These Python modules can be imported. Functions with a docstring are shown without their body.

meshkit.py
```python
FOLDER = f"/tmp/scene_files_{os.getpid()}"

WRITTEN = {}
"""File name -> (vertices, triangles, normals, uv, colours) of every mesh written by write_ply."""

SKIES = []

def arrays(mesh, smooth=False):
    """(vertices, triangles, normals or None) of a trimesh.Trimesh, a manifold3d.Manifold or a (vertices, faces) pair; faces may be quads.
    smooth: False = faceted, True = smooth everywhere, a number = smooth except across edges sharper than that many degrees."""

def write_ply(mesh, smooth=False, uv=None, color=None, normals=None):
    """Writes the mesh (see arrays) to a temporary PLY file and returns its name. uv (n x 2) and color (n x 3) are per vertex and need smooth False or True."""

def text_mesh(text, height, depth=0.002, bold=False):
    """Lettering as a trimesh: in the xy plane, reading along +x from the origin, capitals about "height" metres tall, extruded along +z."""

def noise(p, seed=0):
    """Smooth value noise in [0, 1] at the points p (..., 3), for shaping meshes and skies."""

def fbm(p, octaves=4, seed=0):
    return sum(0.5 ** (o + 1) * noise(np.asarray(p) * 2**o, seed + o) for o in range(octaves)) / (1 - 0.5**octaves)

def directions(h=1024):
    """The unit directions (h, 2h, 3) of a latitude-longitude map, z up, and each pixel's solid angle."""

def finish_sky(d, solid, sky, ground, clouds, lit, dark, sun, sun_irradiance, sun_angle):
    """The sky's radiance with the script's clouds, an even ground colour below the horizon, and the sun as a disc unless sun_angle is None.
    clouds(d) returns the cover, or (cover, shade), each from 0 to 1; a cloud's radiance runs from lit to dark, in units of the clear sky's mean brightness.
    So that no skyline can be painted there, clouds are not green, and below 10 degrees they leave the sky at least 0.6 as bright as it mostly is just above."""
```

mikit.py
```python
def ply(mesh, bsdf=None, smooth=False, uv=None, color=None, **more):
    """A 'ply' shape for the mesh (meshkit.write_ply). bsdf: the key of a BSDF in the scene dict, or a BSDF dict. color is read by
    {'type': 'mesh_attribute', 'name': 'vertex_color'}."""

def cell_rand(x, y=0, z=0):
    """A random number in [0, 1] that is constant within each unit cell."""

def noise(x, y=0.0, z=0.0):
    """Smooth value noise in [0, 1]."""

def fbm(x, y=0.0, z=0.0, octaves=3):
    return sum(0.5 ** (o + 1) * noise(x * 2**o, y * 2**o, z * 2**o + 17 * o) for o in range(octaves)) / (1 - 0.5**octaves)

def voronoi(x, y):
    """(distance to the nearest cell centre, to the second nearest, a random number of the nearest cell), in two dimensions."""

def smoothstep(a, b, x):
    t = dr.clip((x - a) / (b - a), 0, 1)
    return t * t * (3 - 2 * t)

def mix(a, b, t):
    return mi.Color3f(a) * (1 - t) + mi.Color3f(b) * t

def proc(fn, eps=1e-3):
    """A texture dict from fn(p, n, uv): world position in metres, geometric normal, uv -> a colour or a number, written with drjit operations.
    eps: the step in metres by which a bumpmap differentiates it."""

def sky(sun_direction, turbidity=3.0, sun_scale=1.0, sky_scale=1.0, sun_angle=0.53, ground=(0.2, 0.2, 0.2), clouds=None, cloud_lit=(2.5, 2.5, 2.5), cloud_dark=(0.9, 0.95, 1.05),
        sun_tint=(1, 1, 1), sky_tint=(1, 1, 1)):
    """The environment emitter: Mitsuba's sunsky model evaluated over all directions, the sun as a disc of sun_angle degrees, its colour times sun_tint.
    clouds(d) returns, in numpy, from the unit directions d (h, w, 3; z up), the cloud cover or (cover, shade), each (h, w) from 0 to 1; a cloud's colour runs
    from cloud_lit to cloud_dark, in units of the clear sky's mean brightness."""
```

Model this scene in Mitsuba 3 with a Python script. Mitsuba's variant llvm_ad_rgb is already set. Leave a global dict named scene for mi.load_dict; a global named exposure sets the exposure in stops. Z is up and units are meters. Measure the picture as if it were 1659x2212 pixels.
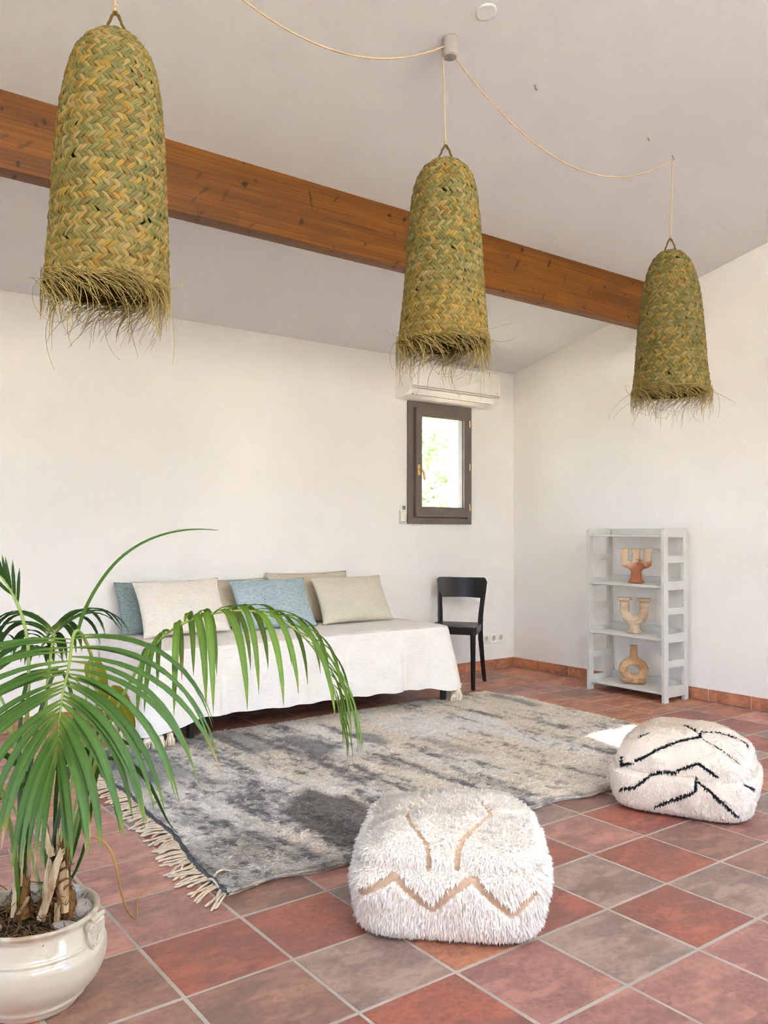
import math
import numpy as np, trimesh, mitsuba as mi, drjit as dr
import mikit, meshkit
from mikit import proc, noise, fbm, voronoi, cell_rand, smoothstep, mix
from shapely.geometry import Polygon, box as sbox
T4 = mi.ScalarTransform4f
rng = np.random.default_rng(7)
scene, labels = {'type': 'scene'}, {}

# ---------------------------------------------------------------- camera, sky, exposure
EYE = np.array([0.0, 0.0, 1.149])
yaw, pitch, roll = np.radians([36.813, 1.482, 0.143])
FWD = np.array([math.sin(yaw) * math.cos(pitch), math.cos(yaw) * math.cos(pitch), math.sin(pitch)])
RGT = np.array([math.cos(yaw), -math.sin(yaw), 0.0]); UPV = np.cross(RGT, FWD)
UPR = -math.sin(roll) * RGT + math.cos(roll) * UPV
scene['camera'] = {'type': 'perspective', 'fov': 2 * math.degrees(math.atan(829.5 / 1797.0)), 'fov_axis': 'x', 'near_clip': 0.05, 'far_clip': 500.0,
                   'to_world': T4().look_at(origin=EYE.tolist(), target=(EYE + FWD).tolist(), up=UPR.tolist())}
exposure = 5.95
SUN = (0.50, 2.20, 1.455)
scene['sky'] = mikit.sky(SUN, turbidity=3.5, sun_scale=1.0, sky_scale=1.0, ground=(0.35, 0.32, 0.28), sky_tint=(0.90, 0.99, 1.10), sun_tint=(0.86, 1.0, 1.16))

# ---------------------------------------------------------------- helpers
def lin(r, g, b):
    c = np.array([r, g, b]) / 255.0
    return [float(v) for v in np.where(c < 0.04045, c / 12.92, ((c + 0.055) / 1.055) ** 2.4)]
def rgb(r, g, b): return {'type': 'rgb', 'value': lin(r, g, b)}
_n = {}
def num(base):
    k = _n.get(base, -1) + 1; _n[base] = k
    return base if k == 0 else f'{base}_{k:03d}'
def tag(key, label=None, category=None, group=None, kind=None):
    d = labels.setdefault(key, {})
    for a, b in (('label', label), ('category', category), ('group', group), ('kind', kind)):
        if b: d[a] = b
    return key
def add(name, mesh, bsdf, parent=None, smooth=False, color=None, xf=None, label=None, kind=None, shape=None):
    key = num(f'{parent}__{name}' if parent else name)
    d = dict(shape) if shape else mikit.ply(mesh, bsdf, smooth=smooth, color=color)
    if xf is not None: d['to_world'] = T4(np.asarray(xf).tolist())
    scene[key] = d
    if label or kind: tag(key, label, kind=kind)
    return key
def thing(name, label, category, group=None): return tag(num(name), label, category, group)
def diffuse(c): return {'type': 'twosided', 'bsdf': {'type': 'diffuse', 'reflectance': c}}
def princ(c, rough=0.5, spec=0.5, **k): return {'type': 'twosided', 'bsdf': {'type': 'principled', 'base_color': c, 'roughness': rough, 'specular': spec, **k}}
cat = trimesh.util.concatenate
VC = {'type': 'mesh_attribute', 'name': 'vertex_color'}

def bx(x0, x1, y0, y1, z0, z1, c=0.0):
    """A box, its edges chamfered by c."""
    if c <= 0:
        m = trimesh.creation.box([x1 - x0, y1 - y0, z1 - z0]); m.apply_translation([(x0 + x1) / 2, (y0 + y1) / 2, (z0 + z1) / 2]); return m
    h = np.array([x1 - x0, y1 - y0, z1 - z0]) / 2; p = []
    for s in np.ndindex(2, 2, 2):
        s = np.array(s) * 2 - 1
        for k in range(3):
            q = h - c; q[k] = h[k]; p.append(s * q)
    m = trimesh.convex.convex_hull(np.array(p)); m.apply_translation([(x0 + x1) / 2, (y0 + y1) / 2, (z0 + z1) / 2]); return m
def grid_faces(nu, nv, wrap=False):
    i, j = np.meshgrid(np.arange(nu - 1), np.arange(nv if wrap else nv - 1), indexing='ij'); j2 = (j + 1) % nv
    a, b, c, d = i * nv + j, i * nv + j2, (i + 1) * nv + j2, (i + 1) * nv + j
    return np.vstack([np.stack([a, b, c], -1).reshape(-1, 3), np.stack([a, c, d], -1).reshape(-1, 3)])
def surf(P, wrap=False):
    P = np.asarray(P); return trimesh.Trimesh(P.reshape(-1, 3), grid_faces(P.shape[0], P.shape[1], wrap), process=False)
def tube(pts, r, sides=8, caps=True):
    p = np.asarray(pts, float); r = np.broadcast_to(np.asarray(r, float), (len(p),))
    t = np.gradient(p, axis=0); t /= np.linalg.norm(t, axis=1, keepdims=True) + 1e-12
    a0 = np.cross(t[0], [0, 0, 1.0] if abs(t[0][2]) < 0.9 else [1.0, 0, 0]); A = []
    for k in range(len(p)):
        a0 = a0 - t[k] * (a0 @ t[k]); a0 = a0 / (np.linalg.norm(a0) + 1e-12); A.append(a0)
    A = np.array(A); B = np.cross(t, A); ang = np.arange(sides) * 2 * np.pi / sides
    P = p[:, None] + r[:, None, None] * (np.cos(ang)[None, :, None] * A[:, None] + np.sin(ang)[None, :, None] * B[:, None])
    m = surf(P, True)
    if caps:
        n = len(p); v = np.vstack([m.vertices, p[0], p[-1]]); k0, k1 = n * sides, n * sides + 1; i = np.arange(sides); j = (i + 1) % sides
        f = np.vstack([m.faces, np.stack([j, i, i * 0 + k0], 1), np.stack([i + (n - 1) * sides, j + (n - 1) * sides, i * 0 + k1], 1)])
        m = trimesh.Trimesh(v, f, process=False)
    return m
def lathe(prof, n=64):
    prof = np.asarray(prof, float); a = np.arange(n) * 2 * np.pi / n
    return surf(np.stack([prof[:, None, 0] * np.cos(a), prof[:, None, 0] * np.sin(a), np.broadcast_to(prof[:, None, 1], (len(prof), n))], -1), True)
def spline(pts, n):
    from scipy.interpolate import CubicSpline
    p = np.asarray(pts, float); d = np.r_[0, np.cumsum(np.linalg.norm(np.diff(p, axis=0), axis=1) ** 0.5 + 1e-9)]
    return CubicSpline(d, p)(np.linspace(0, d[-1], n))
def extrude(poly, h): return trimesh.creation.extrude_polygon(poly, h, engine='earcut')
def moved(m, x=0, y=0, z=0): m = m.copy(); m.apply_translation([x, y, z]); return m
def place(x, y, z=0, rz=0.0):
    c, s = math.cos(rz), math.sin(rz); return np.array([[c, -s, 0, x], [s, c, 0, y], [0, 0, 1, z], [0, 0, 0, 1.0]])
def frame(o, a, b, c):
    M = np.eye(4); M[:3, 0], M[:3, 1], M[:3, 2], M[:3, 3] = a, b, c, o; return M
def unit(v): v = np.asarray(v, float); return v / (np.linalg.norm(v, axis=-1, keepdims=True) + 1e-12)
def blades(root, tip, width, side, mid=None):
    """Many tapered blades (5 vertices, 3 triangles each): root, tip (n x 3), width (n), side (n x 3)."""
    n = len(root); mid = (root + tip) / 2 if mid is None else mid; w = np.asarray(width)[:, None] * side / 2
    V = np.stack([root - w, root + w, mid - w * 0.9, mid + w * 0.9, tip], 1).reshape(-1, 3); k = np.arange(n)[:, None] * 5
    F = np.concatenate([k + np.array([[0, 1, 3]]), k + np.array([[0, 3, 2]]), k + np.array([[2, 3, 4]])], 1).reshape(-1, 3)
    return trimesh.Trimesh(V, F, process=False)
def soft(mesh, nrm, color, bsdf, k=0.35):
    """a shape whose shading normals lean from each blade's own towards the cloth below it"""
    own = trimesh.Trimesh(mesh.vertices, mesh.faces, process=False).vertex_normals; N_ = np.repeat(nrm, 5, 0); own = own * np.sign((own * N_).sum(1, keepdims=True) + 1e-9)
    return {'type': 'ply', 'filename': meshkit.write_ply(mesh, True, None, color, normals=unit(own * k + N_ * (1 - k))), 'face_normals': False, 'bsdf': {'type': 'ref', 'id': bsdf}}

# ---------------------------------------------------------------- materials of the room
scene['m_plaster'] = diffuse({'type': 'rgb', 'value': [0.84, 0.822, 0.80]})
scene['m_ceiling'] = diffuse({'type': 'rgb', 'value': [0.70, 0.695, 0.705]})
scene['m_grout'] = diffuse(proc(lambda p, n, uv: mix(lin(188, 178, 168), lin(160, 150, 141), fbm(p.x * 9, p.y * 9, 0))))
def tile_mat(a, b, seed):
    def fn(p, n, uv):
        off = cell_rand(dr.floor((p.x - 1.7893) / 0.31), dr.floor((p.y - 2.277) / 0.31), seed) * 40
        big = fbm(p.x * 6 + off, p.y * 11 + seed, p.z * 9 + off, 4); fine = fbm(p.x * 70, p.y * 90, p.z * 60, 3)
        c = mix(a, b, smoothstep(0.32, 0.64, big)); c = c * (0.82 + 0.36 * fine)
        c = mix(c, mi.Color3f(a) * 1.30, smoothstep(0.56, 0.72, fbm(p.x * 9 + off * 2, p.y * 22, p.z * 20, 3)) * 0.45)
        c = mix(c, mi.Color3f(lin(112, 88, 80)), smoothstep(0.54, 0.74, fbm(p.x * 8 + off * 3 + 7, p.y * 14, p.z * 20, 4)) * 0.38)
        spots = smoothstep(0.70, 0.80, noise(p.x * 120 + 9, p.y * 120, p.z * 80 + seed)) * smoothstep(0.45, 0.65, fbm(p.x * 10 + 40, p.y * 10, p.z, 2))
        return mix(c, mi.Color3f(lin(96, 78, 72)), spots * 0.3)
    def ro(p, n, uv): return 0.34 + 0.22 * fbm(p.x * 14, p.y * 14, seed, 3)
    return princ(proc(fn), proc(ro), 0.45)
TONES = dict(red=((152, 92, 76), (136, 86, 76)), pink=((162, 118, 106), (144, 104, 96)), grey=((152, 130, 118), (134, 114, 106)),
             orange=((174, 120, 92), (156, 104, 84)), brown=((146, 110, 94), (128, 98, 88)), pale=((178, 130, 114), (160, 114, 102)))
for k, (t, (a, b)) in enumerate(TONES.items()): scene['m_tile_' + t] = tile_mat(lin(*a), lin(*b), k * 5.3)

# ---------------------------------------------------------------- the room shell
XR, YB, XL, YF, TH = 5.25, 5.13, -1.7, -1.6, 0.24
ZC = lambda y: 2.545 + 0.225 * (YB - y)
def struct(name, mesh, m, label, **k):
    key = add(name, mesh, m, **k); tag(key, label, kind='structure'); return key
# back wall, with the small window's opening
def wall_xz(outline, holes, y0, y1):
    P = Polygon(outline, holes); m = extrude(P, y1 - y0)
    v = m.vertices.copy(); m.vertices = np.stack([v[:, 0], y1 - v[:, 2], v[:, 1]], 1); m.fix_normals(); return m
def wall_yz(outline, holes, x0, x1):
    P = Polygon(outline, holes); m = extrude(P, x1 - x0)
    v = m.vertices.copy(); m.vertices = np.stack([x0 + v[:, 2], v[:, 0], v[:, 1]], 1); m.fix_normals(); return m
rect = lambda a, b, c, d: [(a, c), (b, c), (b, d), (a, d)]
WX0, WX1, WZ0, WZ1 = 4.105, 4.70, 1.27, 2.155
struct('wall_back', wall_xz(rect(XL - TH, XR + TH, -0.2, ZC(YB)), [rect(WX0, WX1, WZ0, WZ1)], YB, YB + TH), 'm_plaster', 'cream white plaster wall behind the daybed with a small window')
slope = lambda y0, y1: [(y0, -0.2), (y1, -0.2), (y1, ZC(y1) + 0.02), (y0, ZC(y0) + 0.02)]
struct('wall_right', wall_yz(slope(YF, YB), [], XR, XR + TH), 'm_plaster', 'white plaster wall behind the grey shelf unit')
LD = [(1.9, 3.3, 0.02, 2.15)]
struct('wall_left', wall_yz(slope(YF, YB), [rect(a, b, c, d) for a, b, c, d in LD], XL - TH, XL), 'm_plaster', 'white plaster wall on the left with glazed doors')
FD = [(2.6, 3.9, 0.02, 2.15)]
struct('wall_front', wall_xz(rect(XL - TH, XR + TH, -0.2, ZC(YF)), [rect(a, b, c, d) for a, b, c, d in FD], YF - TH, YF), 'm_plaster', 'white plaster wall behind the viewer with a glazed door')
RW = [(-0.3, 1.3, -1.3, 0.55), (2.0, 3.5, -1.3, 0.55)]            # roof windows behind the viewer
cp = sbox(XL - TH, YF - TH, XR + TH, YB + TH + 0.80)
for q in RW: cp = cp.difference(sbox(q[0], q[2], q[1], q[3]))
ceil = extrude(cp, 0.2); ceil = ceil.subdivide_to_size(1.5); v = ceil.vertices.copy(); v[:, 2] += ZC(v[:, 1]); ceil.vertices = v
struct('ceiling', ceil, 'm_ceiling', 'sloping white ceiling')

# floor: grout bed, and every tile in view a piece of its own
OX, OY, TP = 1.7893, 2.2770, 0.31
floor = struct('floor', bx(XL, XR, YF, YB, -0.2, -0.0015), 'm_grout', 'terracotta tiled floor with pale grout joints')
def tile_mesh(w, d, h=0.010, c=0.0022):
    x, y = w / 2, d / 2
    a = np.array([[-x, -y], [x, -y], [x, y], [-x, y]]); i = a * np.array([(x - c) / x, (y - c) / y])
    V = np.vstack([np.c_[a, [-h] * 4], np.c_[a, [-c * 0.6] * 4], np.c_[i, [0] * 4]]); F = []
    for l in (0, 4):
        for k in range(4): q = (k + 1) % 4; F += [[l + k, l + q, l + 4 + q], [l + k, l + 4 + q, l + 4 + k]]
    return trimesh.Trimesh(V, F + [[8, 9, 10], [8, 10, 11]], process=False)
KNOWN = {(1, 2): 'red', (0, 2): 'grey', (1, 1): 'grey', (2, 1): 'red', (2, 2): 'grey', (3, 1): 'brown', (1, 3): 'pink', (0, 3): 'pink', (-1, 2): 'pink', (-1, 1): 'orange',
         (-2, 1): 'grey', (-2, 2): 'red', (-2, 0): 'red', (-3, 0): 'red', (-3, -1): 'pink', (-3, -2): 'pale', (-3, 1): 'brown', (-4, 0): 'brown', (-4, -1): 'pale', (2, 0): 'pink',
         (1, 0): 'red', (3, 0): 'red', (-4, 1): 'brown', (3, 2): 'brown', (-4, -2): 'pale', (-4, -3): 'pale', (-3, -3): 'pale', (-3, -4): 'pale', (-4, -4): 'pink', (-2, -3): 'red', (4, 0): 'brown',
         (4, 1): 'pink', (0, 0): 'orange', (0, 1): 'red', (-1, 3): 'pink'}
FAR = ['orange', 'red', 'brown', 'orange', 'pink', 'orange']
full = {t: mikit.ply(tile_mesh(0.300, 0.300), 'm_tile_' + t) for t in TONES}
tr = np.random.default_rng(11); outside = []
def in_view(x, y):
    q = np.array([x, y, 0]) - EYE; z = q @ FWD
    return z > 0.6 and abs(q @ RGT / z) < 0.4616 + 0.2 / z and -q @ UPV / z < 0.62 + 0.16 / z
for a in range(-12, 12):
    for b in range(-10, 13):
        x0, x1, y1, y0 = OX + a * TP + 0.005, OX + (a + 1) * TP - 0.005, OY - b * TP - 0.005, OY - (b + 1) * TP + 0.005
        x0, x1, y0, y1 = max(x0, XL), min(x1, XR - 0.002), max(y0, YF), min(y1, YB - 0.002)
        if x1 - x0 < 0.02 or y1 - y0 < 0.02: continue
        cx, cy = (x0 + x1) / 2, (y0 + y1) / 2
        t = KNOWN.get((a, b)) or (FAR[tr.integers(6)] if cy > 3 and cx > 2.5 else list(TONES)[tr.integers(6)])
        tx, ty, dz, rz = tr.normal(0, 0.0016, 2).tolist() + [tr.uniform(-0.0008, 0.0004), tr.normal(0, 0.003)]
        M = place(cx, cy, dz, rz); M[2, 0], M[2, 1] = tx, ty
        cut = abs(x1 - x0 - 0.300) > 1e-6 or abs(y1 - y0 - 0.300) > 1e-6
        if in_view(cx, cy):
            add('tile', tile_mesh(x1 - x0, y1 - y0), 'm_tile_' + t, floor, xf=M, shape=None if cut else full[t])
        else:
            m = tile_mesh(x1 - x0, y1 - y0); m.apply_transform(M); outside.append(m)
add('outlying_tiles', cat(outside), 'm_tile_pink', floor, kind='stuff')

# skirting of terracotta tiles
scene['m_joint'] = diffuse(rgb(214, 204, 190))
scene['m_skirt'] = tile_mat(lin(192, 132, 96), lin(170, 108, 80), 2.0)
scene['m_skirt_dark'] = tile_mat(lin(182, 122, 90), lin(156, 98, 74), 8.0)
SH = 0.082
bb = struct('baseboard_back', bx(XL, XR, YB - 0.0065, YB, 0.0, SH - 0.001), 'm_joint', 'terracotta tile skirting along the back wall')
e = 5.0 + TP; k = 0
while e > XL + 0.3:
    x1, x0 = min(e, XR) - 0.0025, e - TP + 0.0025
    add('skirting_tile', bx(x0, x1, YB - 0.010, YB - 0.002, 0.001, SH, 0.0015), ('m_skirt', 'm_skirt_dark')[(k * 7) % 3 == 0], bb); e -= TP; k += 1
br = struct('baseboard_right', bx(XR - 0.0065, XR, YF, YB - 0.011, 0.0, SH - 0.001), 'm_joint', 'terracotta tile skirting along the right wall')
e = 4.51 + 2 * TP; k = 0
while e > YF:
    y1, y0 = min(e + 0.0, YB - 0.012) - 0.0025, max(e - TP, YF) + 0.0025
    if k == 0: add('skirting_tile', bx(XR - 0.010, XR - 0.002, e + 0.0025 - 0.0, YB - 0.012, 0.001, SH, 0.0015), 'm_skirt', br) if YB - 0.012 - e > 0.02 else None
    add('skirting_tile', bx(XR - 0.010, XR - 0.002, y0, y1, 0.001, SH, 0.0015), ('m_skirt', 'm_skirt_dark')[(k * 5) % 4 == 1], br); e -= TP; k += 1

# glazed doors outside the frame, and the ground and trees beyond
scene['m_grey_frame'] = princ(rgb(112, 101, 95), 0.45, 0.4)
scene['m_glass'] = {'type': 'thindielectric', 'int_ior': 1.5}
def glazed(a, b, c, d, axis, pos):
    key = num('door')
    key = f'door_{_n["door"] + 1}'; w = 0.07; parts = []
    mk = (lambda p, q, r, s, y0, y1: bx(p, q, y0, y1, r, s, 0.004)) if axis == 'y' else (lambda p, q, r, s, y0, y1: bx(y0, y1, p, q, r, s, 0.004))
    m2 = (a + b) / 2
    for p, q, r, s in ((a, a + w, c, d), (b - w, b, c, d), (a + w, b - w, d - w, d), (a + w, b - w, c, c + w), (m2 - w, m2 + w, c + w, d - w)): parts.append(mk(p, q, r, s, pos - 0.03, pos + 0.03))
    scene[key + '__frame'] = mikit.ply(cat(parts), 'm_grey_frame')
    V = np.array([[p, pos, r] if axis == 'y' else [pos, p, r] for p, r in ((a + w, c + w), (b - w, c + w), (b - w, d - w), (a + w, d - w))])
    scene[key + '__pane'] = mikit.ply((V, [[0, 1, 2], [0, 2, 3]]), 'm_glass')
    tag(key, 'tall grey framed glazed door outside the picture', kind='structure')
for a, b, c, d in LD: glazed(a, b, c, d, 'x', XL - 0.12)
for a, b, c, d in FD: glazed(a, b, c, d, 'y', YF - 0.12)
for k, q in enumerate(RW):
    key = f'window_{k + 2}'; fr_ = extrude(sbox(q[0], q[2], q[1], q[3]).difference(sbox(q[0] + 0.06, q[2] + 0.06, q[1] - 0.06, q[3] - 0.06)), 0.06); v = fr_.vertices.copy(); v[:, 2] += ZC(v[:, 1]) + 0.12; fr_.vertices = v
    scene[key + '__frame'] = mikit.ply(fr_, 'm_grey_frame'); V = np.array([[x, y, ZC(y) + 0.15] for x, y in ((q[0] + .06, q[2] + .06), (q[1] - .06, q[2] + .06), (q[1] - .06, q[3] - .06), (q[0] + .06, q[3] - .06))])
    scene[key + '__pane'] = mikit.ply((V, [[0, 1, 2], [0, 2, 3]]), 'm_glass'); tag(key, 'roof window in the sloping ceiling outside the picture', kind='structure')
scene['m_ground'] = diffuse(proc(lambda p, n, uv: mix(lin(170, 160, 130), lin(140, 145, 95), fbm(p.x * 0.8, p.y * 0.8, 0, 4))))
gm = trimesh.creation.annulus(r_min=0.001, r_max=60, height=0.05, sections=48)
struct('ground', moved(gm, 2, 2, -0.26), 'm_ground', 'sunlit dry ground outside the window')

# ---------------------------------------------------------------- window in the back wall
w1 = 'window_1'
def ring(x0, x1, z0, z1, w, y0, y1, wb=None, c=0.003):
    wb = wb or w; g = []
    for P in ([(x0, z0), (x1, z0), (x1 - w, z0 + wb), (x0 + w, z0 + wb)], [(x0, z1), (x0 + w, z1 - w), (x1 - w, z1 - w), (x1, z1)],
              [(x0, z0), (x0 + w, z0 + wb), (x0 + w, z1 - w), (x0, z1)], [(x1, z0), (x1, z1), (x1 - w, z1 - w), (x1 - w, z0 + wb)]):
        m = extrude(Polygon(P).buffer(-0.0006), y1 - y0); v = m.vertices.copy(); m.vertices = np.stack([v[:, 0], y0 + v[:, 2], v[:, 1]], 1); m.fix_normals(); g.append(m)
    return cat(g)
add('casing', ring(4.062, 4.738, 1.225, 2.197, 0.048, YB - 0.018, YB + 0.07), 'm_grey_frame', w1)
add('rebate', ring(4.105, 4.70, 1.268, 2.155, 0.03, YB - 0.004, YB + 0.06), 'm_grey_frame', w1)
add('sash', ring(4.128, 4.694, 1.283, 2.15, 0.058, YB - 0.040, YB + 0.035, 0.073), 'm_grey_frame', w1)
add('bead', ring(4.184, 4.638, 1.354, 2.094, 0.010, YB - 0.022, YB + 0.02), 'm_grey_frame', w1)
add('pane', (np.array([[4.186, YB, 1.356], [4.636, YB, 1.356], [4.636, YB, 2.092], [4.186, YB, 2.092]]), [[0, 1, 2], [0, 2, 3]]), 'm_glass', w1)
scene['m_brass'] = princ(rgb(222, 190, 130), 0.3, 0.6, metallic=0.8)
hz = 1.655
add('handle', cat([bx(4.139, 4.165, YB - 0.048, YB - 0.04, hz - 0.045, hz + 0.04, 0.003), tube([(4.152, YB - 0.048, hz), (4.152, YB - 0.082, hz)], 0.008, 10),
                   tube([(4.150, YB - 0.08, hz + 0.006), (4.165, YB - 0.085, hz - 0.03), (4.178, YB - 0.085, hz - 0.085)], [0.009, 0.009, 0.007], 10)]), 'm_brass', w1, smooth=40, label='brass handle')
for z in (1.365, 1.70, 2.06):
    add('hinge', cat([tube([(4.705, YB - 0.03, z - 0.028), (4.705, YB - 0.03, z + 0.028)], 0.0075, 10), bx(4.70, 4.712, YB - 0.024, YB - 0.016, z - 0.025, z + 0.025, 0.001)]), 'm_brass', w1, smooth=40, label='brass hinge')
tag(w1, 'small casement window with dark grey wooden frame and brass handle', kind='structure')

# ---------------------------------------------------------------- beam
def knots(u, v, fu, fv, k, seed):
    """dark knot dashes: tilted, of many lengths"""
    U, V = u * fu, v * fv; out = mi.Float(0)
    for a in (-1, 0, 1):
        for b in (-1, 0, 1):
            i, j = dr.floor(U) + a, dr.floor(V) + b; r = [cell_rand(i, j, seed + q) for q in range(5)]
            du, dv = (U - i - r[0]) / fu, (V - j - r[1]) / fv; th = (r[2] - 0.5) * 1.5 + 1.35; c, s_ = dr.cos(th), dr.sin(th)
            x, y = du * c + dv * s_, -du * s_ + dv * c; ln = 0.011 + 0.038 * r[3] * r[3]; wd = 0.0045 + 0.008 * r[4]
            d = dr.sqrt(dr.square(x / ln) + dr.square(y / wd)) + 0.9 * (noise(u * 90, v * 90, seed) - 0.5)
            out = dr.maximum(out, (1 - smoothstep(0.55, 1.15, d)) * dr.select(r[2] * 7 - dr.floor(r[2] * 7) < k, 1.0, 0.0) * (0.5 + 0.5 * r[4]))
    return out
def wood(p, n, uv):
    v_ = p.z + 0.6 * p.y; w1_ = fbm(p.x * 1.1, p.y * 9, p.z * 11, 4); grain = fbm(p.x * 2.6 + 2 * w1_, p.y * 60, p.z * 120, 3)
    lam = dr.floor(p.z / 0.082 + 0.35); c = mix(lin(128, 74, 8), lin(92, 50, 8), smoothstep(0.28, 0.75, 0.45 * grain + 0.55 * w1_))
    c = c * (0.82 + 0.26 * cell_rand(lam, dr.floor(p.x * 0.9 + 3.7 * lam))); c = mix(c, lin(92, 50, 18), smoothstep(0.5, 0.75, fbm(p.x * 3.1 + 20, p.z * 9, p.y * 9, 4)) * 0.6)
    kn = dr.maximum(knots(p.x, v_, 2.6, 9.0, 0.60, 3), knots(p.x + 9, v_, 4.6, 13.0, 0.50, 9) * 0.85)
    streak = smoothstep(0.66, 0.80, fbm(p.x * 1.6 + 11, p.z * 40, p.y * 20, 3)) * 0.5
    seam = (1 - smoothstep(0.0, 0.022, dr.abs(p.z / 0.082 + 0.35 - dr.round(p.z / 0.082 + 0.35)))) * smoothstep(0.45, 0.6, noise(p.x * 2.5, lam)) * 0.6
    return mix(c, lin(40, 20, 6), dr.clip(kn * 0.9 + streak + seam, 0, 0.93))
scene['m_beam'] = princ(proc(wood), 0.5, 0.35)
yb0, yb1, zb = 3.52, 3.61, 2.592
bp = Polygon([(yb0, zb), (yb1, zb), (yb1, ZC(yb1) + 0.005), (yb0, ZC(yb0) + 0.005)]).buffer(-0.004).buffer(0.004, quad_segs=2)
m = extrude(bp, XR - XL); v = m.vertices.copy(); m.vertices = np.stack([XL + v[:, 2], v[:, 0], v[:, 1]], 1); m.fix_normals()
tag(add('ceiling_beam', m, 'm_beam'), 'varnished orange brown wooden beam crossing under the white ceiling', 'beam')

# ---------------------------------------------------------------- air conditioner, remote, sockets, ceiling fittings
scene['m_white_plastic'] = princ(rgb(238, 234, 226), 0.35, 0.4)
scene['m_shade_plastic'] = princ(rgb(206, 202, 192), 0.5, 0.3)
scene['m_dark'] = princ(rgb(40, 38, 38), 0.5, 0.4)
ac = thing('air_conditioner', 'white wall air conditioner fixed right above the small window', 'air conditioner')
def prof_x(P, x0, x1, c=0.004):
    m = extrude(Polygon(P).buffer(-c).buffer(c, quad_segs=3), x1 - x0); v = m.vertices.copy(); m.vertices = np.stack([x0 + v[:, 2], v[:, 0], v[:, 1]], 1); m.fix_normals(); return m
AX0, AX1 = 3.945, 4.885
add('casing', prof_x([(5.128, 2.20), (5.128, 2.475), (4.945, 2.475), (4.93, 2.44), (4.93, 2.285), (4.965, 2.232), (5.06, 2.205)], AX0, AX1, 0.008), 'm_white_plastic', ac, smooth=35)
add('front_panel', prof_x([(4.935, 2.282), (4.935, 2.47), (4.922, 2.462), (4.918, 2.285)], AX0 + 0.006, AX1 - 0.006, 0.003), 'm_white_plastic', ac, smooth=35)
add('panel_edge', bx(AX0 + 0.01, AX1 - 0.01, 4.919, 4.93, 2.266, 2.280, 0.002), 'm_shade_plastic', ac, label='pale grey strip under the front panel')
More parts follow.
